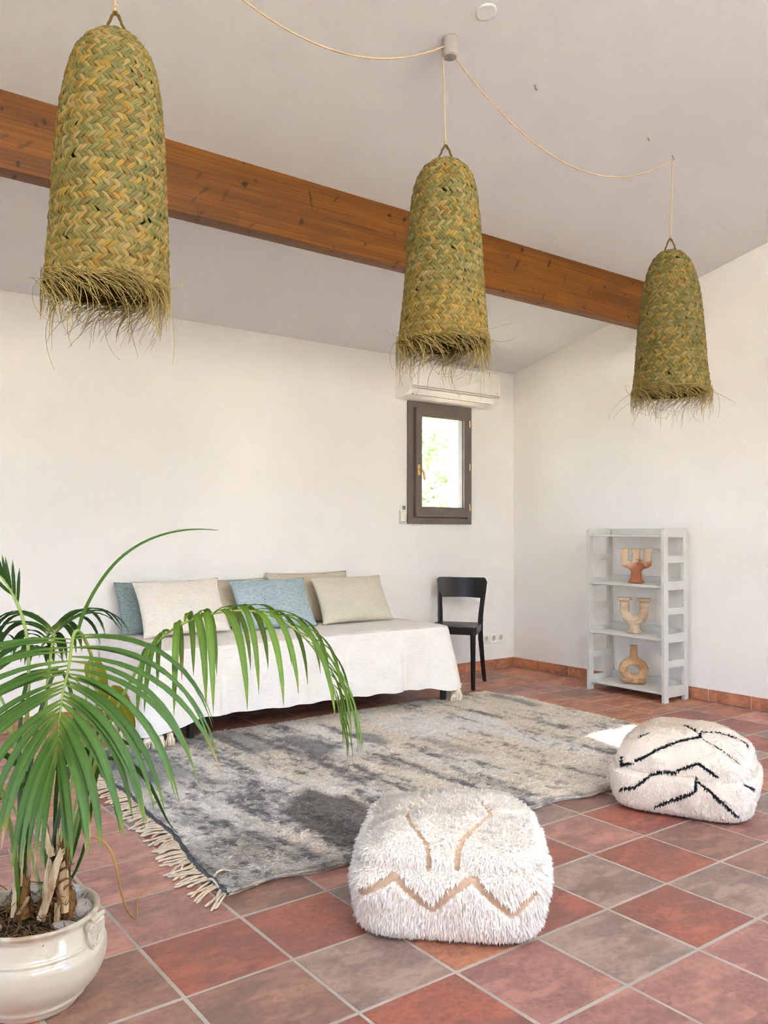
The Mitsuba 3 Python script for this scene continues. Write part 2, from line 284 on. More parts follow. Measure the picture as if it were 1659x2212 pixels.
add('air_flap', prof_x([(4.926, 2.262), (4.932, 2.264), (4.972, 2.224), (4.966, 2.221)], AX0 + 0.05, AX1 - 0.05, 0.001), 'm_white_plastic', ac)
add('air_slot', prof_x([(4.972, 2.222), (4.985, 2.222), (4.985, 2.228), (4.974, 2.230)], AX0 + 0.05, AX1 - 0.06, 0.0005), 'm_dark', ac, label='dark narrow air slot')
add('indicator', tube([(AX1 - 0.035, 4.9215, 2.305), (AX1 - 0.035, 4.9165, 2.305)], 0.006, 14), 'm_shade_plastic', ac)
rc = thing('remote_control', 'white remote control in a holder on the wall left of the window', 'remote control')
add('holder', cat([bx(3.984, 4.046, YB - 0.006, YB, 1.232, 1.332, 0.002), bx(3.984, 3.990, YB - 0.022, YB, 1.232, 1.310, 0.002), bx(4.040, 4.046, YB - 0.022, YB, 1.232, 1.310, 0.002), bx(3.984, 4.046, YB - 0.026, YB, 1.228, 1.240, 0.002)]), 'm_shade_plastic', rc)
add('body', bx(3.992, 4.038, YB - 0.022, YB - 0.006, 1.242, 1.376, 0.004), 'm_white_plastic', rc)
scene['m_lcd'] = princ(rgb(120, 124, 122), 0.2, 0.5)
add('screen', bx(4.003, 4.033, YB - 0.0235, YB - 0.0215, 1.335, 1.366, 0.0005), 'm_lcd', rc, label='grey display')
scene['m_orange'] = princ(rgb(226, 150, 60), 0.4)
add('button', bx(4.004, 4.012, YB - 0.0238, YB - 0.0215, 1.318, 1.326, 0.0008), 'm_orange', rc, label='small orange button')
for z in (1.30, 1.285, 1.262): add('button', bx(4.010, 4.026, YB - 0.0238, YB - 0.0215, z - 0.003, z + 0.003, 0.0008), 'm_shade_plastic', rc)
so = thing('wall_socket', 'white triple wall socket low on the wall behind the black chair', 'socket')
for k, x in enumerate((4.915, 5.0, 5.085)):
    s = add('socket_plate', bx(x - 0.0415, x + 0.0415, YB - 0.010, YB, 0.222, 0.302, 0.003), 'm_white_plastic', so)
    a = np.linspace(0, 2 * np.pi, 25)
    add('socket_well', cat([tube(np.c_[x + 0.022 * np.cos(a), 0 * a + YB - 0.011, 0.262 + 0.022 * np.sin(a)], 0.0022, 6, False), tube([(x, YB - 0.0095, 0.262), (x, YB - 0.0108, 0.262)], 0.021, 24)]), 'm_shade_plastic', s)
    for d in (-0.009, 0.009): add('hole', tube([(x + d, YB - 0.0100, 0.262 - 0.003), (x + d, YB - 0.0116, 0.262 - 0.003)], 0.0032, 10), 'm_dark', s)
    add('earth_pin', tube([(x, YB - 0.010, 0.274), (x, YB - 0.018, 0.274)], 0.0025, 8), 'm_dark', s)
CN = unit([0, 0.225, 1.0])                      # the ceiling's upward normal
def on_ceiling(x, y): return np.array([x, y, ZC(y)])
CFR = lambda x, y: frame(on_ceiling(x, y), np.array([1.0, 0, 0]), np.cross(CN, [1, 0, 0]), CN)
scene['m_rose'] = princ(rgb(158, 152, 150), 0.7, 0.3)
rose = add('ceiling_rose', lathe([(0, -0.072), (0.027, -0.072), (0.033, -0.066), (0.0345, -0.03), (0.0335, 0.004), (0, 0.004)], 40), 'm_rose', smooth=40, xf=place(2.187, 2.487, ZC(2.487) - 0.002))
tag(rose, 'small grey cylindrical cable rose on the ceiling above the middle straw lamp', 'ceiling rose')
pl = add('cover_plate', lathe([(0, -0.006), (0.036, -0.006), (0.041, -0.003), (0.042, 0.001), (0, 0.001)], 40), 'm_ceiling', smooth=30, xf=CFR(2.222, 2.314))
tag(pl, 'round white cover plate on the ceiling beside the grey cable rose', 'cover plate')
def hook_pts(): return [(0, 0, 0.004), (0, 0, -0.016), (0.006, 0, -0.024), (0.013, 0, -0.019), (0.013, 0, -0.011)]
scene['m_hook'] = princ(rgb(120, 112, 104), 0.4, 0.5, metallic=0.6)
def hook(x, y, label, s=1.0, name='ceiling_hook'):
    o = on_ceiling(x, y)
    k = thing(name, label, 'hook', 'small ceiling hooks')
    add('shank', moved(tube(spline(np.array(hook_pts()) * s, 12), 0.0022 * s, 8), *o), 'm_hook', k, smooth=True)
    add('plug', lathe([(0, -0.003), (0.008, -0.003), (0.010, 0.001), (0, 0.001)], 20), 'm_shade_plastic', k, xf=CFR(x, y))
H3, H1 = np.array([3.777, 2.538]), np.array([0.797, 2.42])
hook(*H3, 'small ceiling hook carrying the cord of the right straw lamp')
hook(*H1, 'ceiling hook carrying the cord of the left straw lamp, above the picture')
hook(2.707, 2.508, 'empty ceiling hook right of the grey cable rose', 0.9)
hook(3.52, 2.504, 'empty ceiling hook near the hook of the right straw lamp', 0.7)

# ---------------------------------------------------------------- straw pendant lamps
def straw(seed):
    scene[f'm_straw'] = princ(VC, 0.6, 0.25)
scene['m_straw'] = princ(VC, 0.62, 0.25)
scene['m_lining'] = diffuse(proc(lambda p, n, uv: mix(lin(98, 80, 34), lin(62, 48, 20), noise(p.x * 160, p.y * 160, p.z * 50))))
scene['m_cord'] = diffuse(rgb(198, 174, 140))
scene['m_rope'] = diffuse(proc(lambda p, n, uv: mix(lin(120, 100, 62), lin(86, 70, 40), noise(p.x * 300, p.y * 300, p.z * 200))))
GREEN, TAN, GOLD, OLIVE, BROWN = (np.array(lin(*c)) for c in ((154, 148, 88), (190, 166, 104), (196, 158, 76), (152, 138, 74), (160, 126, 68)))
def lamp(x, y, z0, height, prof, seed, label, warm, lean=(0, 0), rows=20, tint=1.0):
    r_ = np.random.default_rng(seed)
    key = thing('pendant_lamp', label, 'pendant lamp', 'straw pendant lamps')
    hs, rs = np.array(prof).T; R = lambda h: np.interp(h, hs, rs)
    # smooth profile by arc length
    from scipy.interpolate import PchipInterpolator
    d = np.r_[0, np.cumsum(np.hypot(np.diff(hs), np.diff(rs)))]; ph, prr = PchipInterpolator(d, hs), PchipInterpolator(d, rs); Ltot = d[-1]
    def pt(s, th, off=0.0):
        s = np.clip(s, 0, Ltot); h, rr = ph(s), prr(s); e = 1e-3; dh, dr_ = ph(np.minimum(s + e, Ltot)) - ph(np.maximum(s - e, 0)), prr(np.minimum(s + e, Ltot)) - prr(np.maximum(s - e, 0))
        ln = np.hypot(dh, dr_) + 1e-9; nr, nh = dh / ln, -dr_ / ln
        wob = 1 + 0.018 * np.sin(2 * th + seed + 5 * h) + 0.012 * np.sin(3 * th - 7 * h + seed)
        q, zz = rr * wob + off * nr, h + off * nh
        return np.stack([x + q * np.cos(th) + lean[0] * h, y + q * np.sin(th) + lean[1] * h, z0 + zz], -1)
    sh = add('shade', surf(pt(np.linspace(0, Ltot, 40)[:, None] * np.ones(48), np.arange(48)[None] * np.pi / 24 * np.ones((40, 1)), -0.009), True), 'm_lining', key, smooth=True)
    rh = Ltot / (rows + 0.4); parts = 0
    for k in range(rows + 1):
        sc = (k + 0.5) * rh; rad = max(float(prr(min(sc, Ltot))), 0.02); n = max(10, int(round(2 * np.pi * rad / 0.0135))); V, F, Cc = [], [], []
        patch = r_.random(); ph0 = r_.random() * 6.28
        for i in range(n):
            for half in (0, 1):
                th0 = ph0 + (i + r_.uniform(-0.12, 0.12) + 0.5 * half) * 2 * np.pi / n + 0.35 * math.sin(0)
                if r_.random() < 0.006: continue
                run = 0.0245 / rad * r_.uniform(0.9, 1.15); ns = 6; t = np.linspace(0, 1, ns)
                # from the row's edge to just past its middle
                s0, s1 = (sc + 0.60 * rh, sc - 0.10 * rh) if half == 0 else (sc - 0.60 * rh, sc + 0.10 * rh)
                cen_s = s0 + (s1 - s0) * t; cen_t = th0 + run * t + (0.02 / rad) * 0.12 * np.sin(3 * t)
                wd = 0.0060 * r_.uniform(0.85, 1.2) * np.array([0.7, 1, 1.05, 1.05, 1, 0.8])
                lift = 0.0095 * np.sin(np.pi * (0.12 + 0.80 * t)) + r_.uniform(-0.0012, 0.0018) + (0.0010 if half else 0)
                ds, dt = (s1 - s0), run * rad; L = math.hypot(ds, dt); ps, ptt = -dt / L, ds / L / rad
                base = len(V) * 0 + sum(len(q) for q in V)
                q = []
                for o, l in ((-1, -0.0026), (-0.4, 0.0006), (0.0, -0.0004), (0.4, 0.0008), (1, -0.0026)): q.append(pt(cen_s + o * wd * ps, cen_t + o * wd * ptt, lift + l))
                q = np.stack(q, 1); V.append(q.reshape(-1, 3)); F.append(grid_faces(ns, 5) + base)
                g = r_.random(); hfrac = sc / Ltot
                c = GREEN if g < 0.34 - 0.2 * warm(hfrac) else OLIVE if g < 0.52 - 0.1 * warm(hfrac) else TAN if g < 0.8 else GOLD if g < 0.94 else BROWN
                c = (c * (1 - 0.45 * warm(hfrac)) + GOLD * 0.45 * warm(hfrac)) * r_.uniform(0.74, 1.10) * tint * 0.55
                cc = np.broadcast_to(c, (ns, 5, 3)) * np.array([0.52, 1.14, 0.80, 1.16, 0.52])[None, :, None] * (0.92 + 0.16 * r_.random((1, 5, 1))); Cc.append(cc.reshape(-1, 3))
        if V:
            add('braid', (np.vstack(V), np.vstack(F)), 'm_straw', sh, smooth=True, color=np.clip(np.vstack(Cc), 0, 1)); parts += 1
    # frayed rim and stray straws
    V, F, Cc, base = [], [], [], 0
    for i in range(520):
        th = r_.uniform(0, 2 * np.pi); p0 = pt(np.array(r_.uniform(0.0, 0.034)), np.array(th), r_.uniform(0.0, 0.007)); rad = float(prr(0.0)); stray = i < 60
        Ln = r_.uniform(0.10, 0.26) if stray else r_.uniform(0.07, 0.20); n_ = 14 if stray else 11; t = np.linspace(0, 1, n_); h = Ln / (n_ - 1)
        ph_, k1_, k2_ = r_.uniform(0.1, 1.0), r_.normal(0, 2.2 if stray else 0.8), r_.normal(0, 1.6 if stray else 0.7); P = [p0]; a_, e_ = 0.0, -ph_ * (0.9 if stray else 0.62); rho = r_.normal(0, 0.55 if stray else 0.28)
        for q in range(n_ - 1):                                            # runs round the rim, curling down or out
            tq = th + 0.0; tang = np.array([-math.sin(tq), math.cos(tq), 0]); out = np.array([math.cos(tq), math.sin(tq), 0]); d = unit(tang * math.cos(e_) * math.cos(rho) + out * math.sin(rho) * math.cos(e_) + np.array([0, 0, math.sin(e_)])); P.append(P[-1] + d * h); e_ += (k1_ - 0.5 * math.cos(e_)) / n_; rho += k2_ / n_
            v2 = P[-1][:2] - [x, y]; rr_ = np.linalg.norm(v2); th = math.atan2(v2[1], v2[0])
            if not stray: P[-1][:2] = np.array([x, y]) + v2 * np.clip(rr_, rad - 0.035, rad + 0.016) / rr_
            P[-1][2] = min(P[-1][2], z0 + 0.04)
        P = np.array(P); m = tube(P, np.linspace(0.0014, 0.0006, n_) * (0.9 if stray else 1.15), 3, False); V.append(m.vertices); F.append(m.faces + base); base += len(m.vertices)
        Cc.append(np.tile(np.clip((TAN if r_.random() < 0.75 else OLIVE) * r_.uniform(0.75, 1.15) * tint * 0.85, 0, 1), (len(m.vertices), 1)))
    add('frayed_fringe', (np.vstack(V), np.vstack(F)), 'm_straw', key, smooth=True, color=np.vstack(Cc), kind='stuff', label='frayed loose straw ends at the lower rim')
    top = np.array([x + lean[0] * height, y + lean[1] * height, z0 + height])
    knot = top + [0, 0, 0.072]
    for sgn in (-1, 1):
        a = np.array([0.8, -0.6, 0]) * sgn * 0.034
        P = spline([top + a + [0, 0, -0.03], top + a * 0.75 + [0, 0, 0.02], knot + a * 0.06], 14); P += 0.0008 * r_.normal(size=P.shape)
        add('handle_loop', tube(P, 0.0042, 7), 'm_rope', key, smooth=True)
    add('knot', cat([tube(spline([knot + [0.006 * math.cos(b), 0.006 * math.sin(b), -0.012 + 0.006 * b] for b in np.linspace(0, 5, 7)], 30), 0.0032, 7), tube([knot + [0.004, 0.002, 0.004], knot + [0.012, 0.006, -0.018]], 0.0025, 6)]), 'm_cord', key, smooth=True)
    return key, top, knot
P2 = [(0.0, 0.172), (0.06, 0.168), (0.18, 0.158), (0.30, 0.149), (0.43, 0.140), (0.55, 0.128), (0.63, 0.115), (0.68, 0.096), (0.715, 0.068), (0.732, 0.036), (0.737, 0.008)]
P1 = [(0.0, 0.164), (0.06, 0.162), (0.18, 0.158), (0.32, 0.153), (0.45, 0.146), (0.57, 0.132), (0.66, 0.112), (0.715, 0.083), (0.745, 0.050), (0.757, 0.02), (0.759, 0.008)]
P3 = [(0.0, 0.186), (0.05, 0.178), (0.16, 0.166), (0.28, 0.158), (0.42, 0.147), (0.54, 0.132), (0.63, 0.112), (0.69, 0.085), (0.725, 0.052), (0.737, 0.02), (0.739, 0.008)]
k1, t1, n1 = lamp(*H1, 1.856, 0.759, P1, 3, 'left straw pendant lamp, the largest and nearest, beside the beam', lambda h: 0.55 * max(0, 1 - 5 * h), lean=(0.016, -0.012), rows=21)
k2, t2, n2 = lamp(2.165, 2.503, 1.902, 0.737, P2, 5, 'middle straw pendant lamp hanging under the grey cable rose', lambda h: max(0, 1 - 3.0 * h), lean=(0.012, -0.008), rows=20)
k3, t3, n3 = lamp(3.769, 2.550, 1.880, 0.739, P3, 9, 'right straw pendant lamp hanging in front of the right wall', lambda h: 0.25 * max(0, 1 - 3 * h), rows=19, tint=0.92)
ROSE = np.array([2.187, 2.487, ZC(2.487) - 0.05])
def sag(a, b, low):
    t = np.linspace(0, 1, 40)[:, None]; P = a + (b - a) * t; P[:, 2] -= (4 * t * (1 - t))[:, 0] * low; return P
h3, h1 = on_ceiling(*H3) + [0, 0, -0.02], on_ceiling(*H1) + [0, 0, -0.02]
hang = lambda a, b: np.vstack([a, b])[[0, 1]]
add('cord', tube(np.vstack([sag(ROSE + [0.032, 0.005, -0.01], h3, 0.255), hang(h3, n3)[1:]]), 0.0034, 7), 'm_cord', k3, smooth=True, label='cream textile cord sagging from the rose to a hook')
add('cord', tube(np.vstack([sag(ROSE + [-0.032, 0, 0.01], h1, 0.245), hang(h1, n1)[1:]]), 0.0034, 7), 'm_cord', k1, smooth=True, label='cream textile cord sagging from the rose to a hook')
add('cord', tube([ROSE + [-0.022, 0.016, -0.02], n2], 0.0030, 7), 'm_cord', k2, smooth=True, label='straight cream textile cord')

# ---------------------------------------------------------------- grey shelf unit with three clay pieces
scene['m_shelf'] = princ(proc(lambda p, n, uv: mix(lin(203, 202, 197), lin(192, 192, 187), fbm(p.x * 18, p.y * 18, p.z * 6, 3))), 0.45, 0.4)
su = thing('shelf_unit', 'pale grey wooden shelf unit with ladder sides against the right wall', 'shelf')
SX0, SX1 = 4.925, 5.205; SZ = (0.060, 0.425, 0.785, 1.137)
def side_panel(y0, y1):
    out = [(SX0, 0), (SX0 + 0.05, 0), (SX0 + 0.05, 0.032), (SX1 - 0.05, 0.032), (SX1 - 0.05, 0), (SX1, 0), (SX1, 1.192), (SX0, 1.192)]
    P = Polygon(out); c = sbox(SX0, 1.0, SX1, 1.192).buffer(-0.03).buffer(0.03, quad_segs=6); P = Polygon(out).intersection(sbox(SX0, 0, SX1, 1.02).union(c))
    for a, b in ((0.105, 0.235), (0.282, 0.405), (0.465, 0.595), (0.642, 0.765), (0.825, 0.952), (0.998, 1.128)): P = P.difference(sbox(SX0 + 0.05, a, SX1 - 0.05, b))
    m = extrude(P, y1 - y0); v = m.vertices.copy(); m.vertices = np.stack([v[:, 0], y1 - v[:, 2], v[:, 1]], 1); m.fix_normals(); return m
add('side_panel', side_panel(4.040, 4.062), 'm_shelf', su); add('side_panel', side_panel(3.400, 3.422), 'm_shelf', su)
for z in SZ:
    m = bx(SX0 + 0.012, SX1 - 0.02, 3.423, 4.039, z - 0.009, z + 0.009, 0.004); add('shelf_board', m, 'm_shelf', su)
    add('back_rail', bx(SX1 - 0.019, SX1 - 0.003, 3.423, 4.039, z - 0.005, min(z + 0.058, 1.190), 0.003), 'm_shelf', su)
def clay_blobs(bones, res=0.006):
    import manifold3d as m3
    parts = []
    for (a, ra), (b, rb) in bones:
        pts = []
        for c, r in ((a, ra), (b, rb)):
            s = trimesh.creation.icosphere(2); pts.append(s.vertices * np.array(r) + np.array(c))
        parts.append(m3.Manifold.hull_points(np.vstack(pts).tolist()))
    mm = m3.Manifold.batch_boolean(parts, m3.OpType.Add).refine_to_length(res).to_mesh()
    m = trimesh.Trimesh(mm.vert_properties[:, :3], mm.tri_verts, process=True); trimesh.smoothing.filter_taubin(m, 0.5, 0.5, iterations=14); return m
def clay(a, b, c, s, f=14):
    def fn(p, n, uv):
        x = fbm(p.x * f, p.y * f, p.z * f + s, 4); y = fbm(p.x * 90, p.y * 90, p.z * 90, 2)
        return mix(mix(a, b, smoothstep(0.40, 0.60, x)), c, smoothstep(0.62, 0.78, fbm(p.x * 30 + 5, p.y * 30, p.z * 30, 3)) * 0.5) * (0.86 + 0.28 * y)
    return fn
def clay1(p, n, uv):
    h = (p.z - 0.795) / 0.25; k = smoothstep(0.44, 0.72, h + 0.55 * (fbm(p.x * 20, p.y * 16, p.z * 16, 3) - 0.5) - 0.9 * dr.maximum(3.66 - p.y, 0))
    c = mix(lin(166, 104, 74), lin(208, 184, 158), k); blot = smoothstep(0.58, 0.68, fbm(p.x * 16 + 2, p.y * 16, p.z * 16, 3))
    return mix(c, lin(140, 76, 48), blot * 0.6) * (0.9 + 0.2 * noise(p.x * 120, p.y * 120, p.z * 120))
scene['m_clay_red'] = princ(proc(clay1), 0.7, 0.3)
scene['m_clay_beige'] = princ(proc(clay(lin(206, 186, 162), lin(190, 168, 142), lin(150, 130, 108), 3)), 0.85, 0.2)
scene['m_clay_tan'] = princ(proc(clay(lin(206, 172, 132), lin(176, 138, 104), lin(208, 186, 158), 8)), 0.85, 0.2)
def cups(m, spots, r, d):
    import manifold3d as m3
    A = m3.Manifold(m3.Mesh(np.asarray(m.vertices, np.float32), np.asarray(m.faces, np.uint32)))
    for x, z in spots: A = A - m3.Manifold.cylinder(d + 0.02, r * 0.8, r, 28).translate([x, 0, z - d])
    q = A.to_mesh(); return trimesh.Trimesh(q.vert_properties[:, :3], q.tri_verts, process=True)
def R3(x): return (x, x, x)
def clay_thing(label, category, mesh, m, y, z, name, rz=-1.20, x=5.06): # local x runs to the picture's right
    k = add(name, mesh, m, smooth=38, xf=place(x, y, z, rz)); tag(k, label, category, 'clay candle holders on the shelf unit' if category == 'candle holder' else None)
a3 = clay_blobs([(((0, 0, .006), (.060, .042, .006)), ((0, 0, .035), (.043, .033, .012))), (((0, 0, .03), (.043, .033, .012)), ((0, 0, .10), (.036, .030, .02))), (((0, 0, .09), (.040, .032, .02)), ((0, 0, .125), (.062, .032, .022))),
                 (((0, 0, .12), R3(.032)), ((-.078, 0, .145), R3(.032))), (((0, 0, .12), R3(.032)), ((.078, 0, .145), R3(.032))), (((-.080, 0, .145), (.030, .030, .030)), ((-.082, 0, .222), (.028, .028, .010))),
                 (((.080, 0, .145), (.030, .030, .030)), ((.082, 0, .222), (.028, .028, .010))), (((0, 0, .13), R3(.033)), ((0, 0, .222), (.028, .028, .010))),
                 *[(((x, 0, .222), (.028, .028, .008)), ((x, 0, .248), (.037, .034, .004))) for x in (-.083, 0, .083)]])
clay_thing('three armed terracotta candle holder on the upper shelf of the grey unit', 'candle holder', cups(a3, [(-.083, .252), (0, .252), (.083, .252)], .029, .045), 'm_clay_red', 3.722, SZ[2] + 0.0095, 'candle_holder')
a2 = clay_blobs([(((0, 0, .005), (.056, .042, .005)), ((0, 0, .03), (.036, .032, .012))), (((0, 0, .025), (.036, .032, .012)), ((0, 0, .075), (.038, .034, .02))), (((0, 0, .085), R3(.036)), ((-.05, 0, .115), R3(.038))), (((0, 0, .085), R3(.036)), ((.05, 0, .115), R3(.038))),
                 (((-.05, 0, .112), R3(.037)), ((-.069, 0, .15), (.034, .034, .03))), (((.05, 0, .112), R3(.037)), ((.069, 0, .15), (.034, .034, .03))), *[(((x, 0, .15), (.034, .034, .03)), ((x, 0, .222), (.033, .033, .012))) for x in (-.07, .07)],
                 *[(((x, 0, .224), (.035, .035, .004)), ((x, 0, .236), (.052, .048, .004))) for x in (-.070, .070)], *[(((x, 0, .238), (.052, .048, .004)), ((x, 0, .252), (.053, .049, .004))) for x in (-.070, .070)]])
clay_thing('U shaped beige clay candle holder with two cups on the middle shelf', 'candle holder', cups(a2, [(-.070, .258), (.070, .258)], .041, .022), 'm_clay_beige', 3.740, SZ[1] + 0.0095, 'candle_holder')
t = np.linspace(0, 2 * np.pi, 25)[:-1]; ringp = [(0.072 * math.sin(b) * (1.0 if math.cos(b) > 0 else 1.06), 0, 0.094 - 0.066 * math.cos(b)) for b in t]
a1 = clay_blobs([*[((ringp[i], (.032, .036, .032)), (ringp[(i + 1) % 24], (.032, .036, .032))) for i in range(24)], (((-.068, 0, .022), (.024, .036, .022)), ((.068, 0, .022), (.024, .036, .022))),
                 (((0, 0, .165), (.045, .036, .02)), ((0, 0, .205), (.026, .026, .02))), (((0, 0, .20), (.026, .026, .02)), ((0, 0, .262), (.025, .025, .008))), (((0, 0, .262), (.025, .025, .006)), ((0, 0, .272), (.029, .029, .004)))], 0.005)
a1.apply_translation([0, 0, -a1.bounds[0][2]])
clay_thing('tan clay ring vase with a short neck on the bottom shelf of the grey unit', 'vase', cups(a1, [(0, .276)], .020, .04), 'm_clay_tan', 3.748, SZ[0] + 0.0095, 'ring_vase')

# ---------------------------------------------------------------- black chair
scene['m_black'] = princ(rgb(27, 23, 22), 0.36, 0.38)
ch = thing('dining_chair', 'black wooden chair with curved back standing beside the daybed', 'chair')
cb, cr = unit([0.812, 0.583, 0]), unit([0.583, -0.812, 0]); cc0 = np.array([4.238, 4.752, 0])
CF = frame(cc0, cr, cb, np.array([0, 0, 1.0]))
seatP = Polygon([(-.200, -.19), (.200, -.19), (.172, .185), (-.172, .185)]).buffer(-.03).buffer(.03, quad_segs=6)
seat = cat([moved(extrude(seatP, 0.014), z=0.447), moved(extrude(seatP.buffer(-0.004), 0.043), z=0.405)])
add('seat', seat, 'm_black', ch, smooth=30, xf=CF)
for s in (-1, 1):
    add('front_leg', tube([(s * .168, -.158, 0.0), (s * .166, -.158, 0.405)], [0.0155, 0.021], 4), 'm_black', ch, xf=CF)
    P = spline([(s * .176, .250, 0.0), (s * .168, .215, .15), (s * .160, .178, .33), (s * .158, .168, .43), (s * .163, .180, .55), (s * .176, .222, .70), (s * .182, .245, .78)], 24)
    m = tube(P, np.interp(np.linspace(0, 1, 24), [0, .5, 1], [0.015, 0.021, 0.016]), 4); add('back_leg', m, 'm_black', ch, xf=CF)
u, w = np.linspace(-1, 1, 25), np.linspace(-1, 1, 9); U, W = np.meshgrid(u, w)
def backsurf(off):
    hw = 0.196 * (1 - 0.03 * (1 - W)); X = hw * U; Y = 0.222 + 0.012 * (W + 1) / 2 - 0.045 * U ** 2 + 0.030 + off; Z = 0.728 + 0.076 * W + 0.004 * np.abs(U) * W
    rc = np.clip((np.abs(U) - 0.90) / 0.10, 0, 1); Z = 0.728 + (Z - 0.728) * (1 - 0.20 * rc ** 2); return np.stack([X, Y, Z], -1)
A, B = backsurf(-0.012), backsurf(0.006); V = np.vstack([A.reshape(-1, 3), B.reshape(-1, 3)]); n = 225; f = grid_faces(9, 25)
idx = np.arange(225).reshape(9, 25); loop = np.r_[idx[0], idx[1:, -1], idx[-1, ::-1][1:], idx[::-1, 0][1:-1]]; l2 = np.roll(loop, -1)
bk = trimesh.Trimesh(V, np.vstack([f, f[:, ::-1] + n, np.stack([loop, l2, l2 + n], 1), np.stack([loop, l2 + n, loop + n], 1)]), process=False); bk.fix_normals()
add('backrest', bk, 'm_black', ch, smooth=45, xf=CF)

# ---------------------------------------------------------------- rug
def inpoly(P, x, y):
    P = np.asarray(P); inside = np.zeros(np.shape(x), bool); j = len(P) - 1
    for i in range(len(P)):
        (xi, yi), (xj, yj) = P[i], P[j]
        inside ^= ((yi > y) != (yj > y)) & (x < (xj - xi) * (y - yi) / (yj - yi + 1e-12) + xi); j = i
    return inside
LIGHT, WARM, MIDG, DARK, BLUE = (np.array(lin(*c)) for c in ((250, 246, 242), (244, 234, 222), (178, 175, 172), (98, 92, 90), (158, 168, 174)))
def sm(a, b, x): t = np.clip((x - a) / (b - a), 0, 1); return t * t * (3 - 2 * t)
BLOCKS = [([(1.70, 3.02), (1.97, 3.22), (1.99, 3.06), (2.06, 2.95), (2.04, 2.40), (1.68, 2.40)], DARK, 0.80),
          ([(2.26, 4.10), (2.44, 4.08), (2.47, 3.70), (2.30, 3.60)], BLUE * 0.6, 0.7), ([(2.66, 3.97), (2.82, 3.86), (2.74, 3.62), (2.62, 3.70)], BLUE * 0.62, 0.65),
          ([(1.30, 4.40), (1.62, 4.40), (1.66, 3.72), (1.30, 3.60)], BLUE * 0.75, 0.6), ([(2.04, 4.40), (2.2, 4.4), (2.24, 3.9), (2.02, 3.85)], BLUE * 0.7, 0.5),
          ([(4.10, 4.30), (4.19, 4.30), (4.14, 3.80), (4.06, 3.82)], MIDG * 0.7, 0.75), ([(1.22, 2.9), (1.5, 2.9), (1.66, 2.42), (1.2, 2.42)], DARK, 0.32), ([(2.9, 3.6), (3.0, 3.6), (3.02, 3.2), (2.93, 3.2)], DARK, 0.3)]
def rug_col(x, y, jit):
    z = 0 * x; P = lambda a, b, s: np.stack([x * a, y * b, z + s], -1)
    n1 = meshkit.fbm(P(9, 1.8, 3), 4, 1); n2 = meshkit.fbm(P(26, 5, 7), 3, 2); n3 = meshkit.fbm(P(3.2, 1.6, 11), 3, 5); left = 1 - sm(1.4, 3.0, x); n4 = meshkit.fbm(P(62, 30, 17), 3, 6)
    warm = sm(0.35, 0.65, n3 + 0.25 * (1 - left) - 0.1); c = LIGHT * (1 - warm[..., None]) + WARM * warm[..., None]
    g = sm(0.52 - 0.045 * left, 0.70 - 0.045 * left, n1 * 0.45 + n2 * 0.2 + n4 * 0.35 + 0.045 * left + 0.04 * sm(3.6, 4.2, y) * left)[..., None]
    cool = MIDG * (1 - left[..., None]) + (0.5 * MIDG + 0.5 * BLUE) * left[..., None]; c = c * (1 - g * 0.85) + cool * g * 0.85
    k = sm(0.54, 0.66, n2 * 0.35 + n1 * 0.25 + n4 * 0.4 + 0.015 * left)[..., None] * 0.62; c = c * (1 - k) + DARK * k
    w = meshkit.noise(P(30, 12, 5), 9) * 0.05
    for Q, col, a in BLOCKS:
        h = np.zeros(np.shape(x))
        for dx, dy in ((0, 0), (.04, 0), (-.04, 0), (0, .06), (0, -.06)): h = h + inpoly(Q, x + w - 0.025 + dx * 0.5, y + w + dy * 0.5) / 5
        h = h[..., None] * a; c = c * (1 - h) + col * h
    return np.clip(c * jit, 0, 1)
scene['m_pile'] = diffuse(VC)
rug = thing('rug', 'large shaggy grey and beige wool rug with a white fringe before the daybed', 'rug')
def rx0(y): return np.interp(y, [2.4, 2.62, 3.02, 3.43, 4.16, 4.42], [1.185, 1.205, 1.255, 1.285, 1.305, 1.325]) + 0.006 * np.sin(11 * y)
def rx1(y): return np.interp(y, [2.4, 3.25, 3.77, 4.12, 4.42], [4.19, 4.225, 4.245, 4.262, 4.19]) + 0.006 * np.sin(13 * y)
def ry0(s): return 2.425 + 0.018 * np.sin(5.1 * s + 2.0) + 0.014 * np.sin(9.7 * s) + 0.010 * np.sin(23 * s)
def ry1(s): return 4.412 + 0.008 * np.sin(7 * s)
def rug_pt(s, t):
    xm = 1.25 + 2.96 * s; y = ry0(xm) + (ry1(xm) - ry0(xm)) * t; return rx0(y) + (rx1(y) - rx0(y)) * s, y
def rug_z(x, y, s, t):
    e = np.minimum(np.minimum(s * 3, (1 - s) * 3), np.minimum(t * 2, (1 - t) * 2)); n = meshkit.fbm(np.stack([x * 14, y * 9, 0 * x], -1), 3, 4)
    lip = 0.010 * np.exp(-(t * 2 / 0.05) ** 2) * (0.5 + np.sin(17 * x) * 0.5)
    return 0.004 + 0.010 * sm(0, 0.02, e) + 0.007 * (n - 0.3) * sm(0, 0.05, e) + lip
S, Tt = np.meshgrid(np.linspace(0, 1, 260), np.linspace(0, 1, 180), indexing='ij'); X, Y = rug_pt(S, Tt); Z = rug_z(X, Y, S, Tt); Z[[0, -1]] = 0.0008; Z[:, [0, -1]] = 0.0008
base = surf(np.stack([X, Y, Z], -1)); base.faces = base.faces[:, ::-1] if base.face_normals[:, 2].mean() < 0 else base.faces
add('backing', base, 'm_pile', rug, smooth=True, color=rug_col(X, Y, 0.82).reshape(-1, 3))
N = 150000; r_ = np.random.default_rng(21)
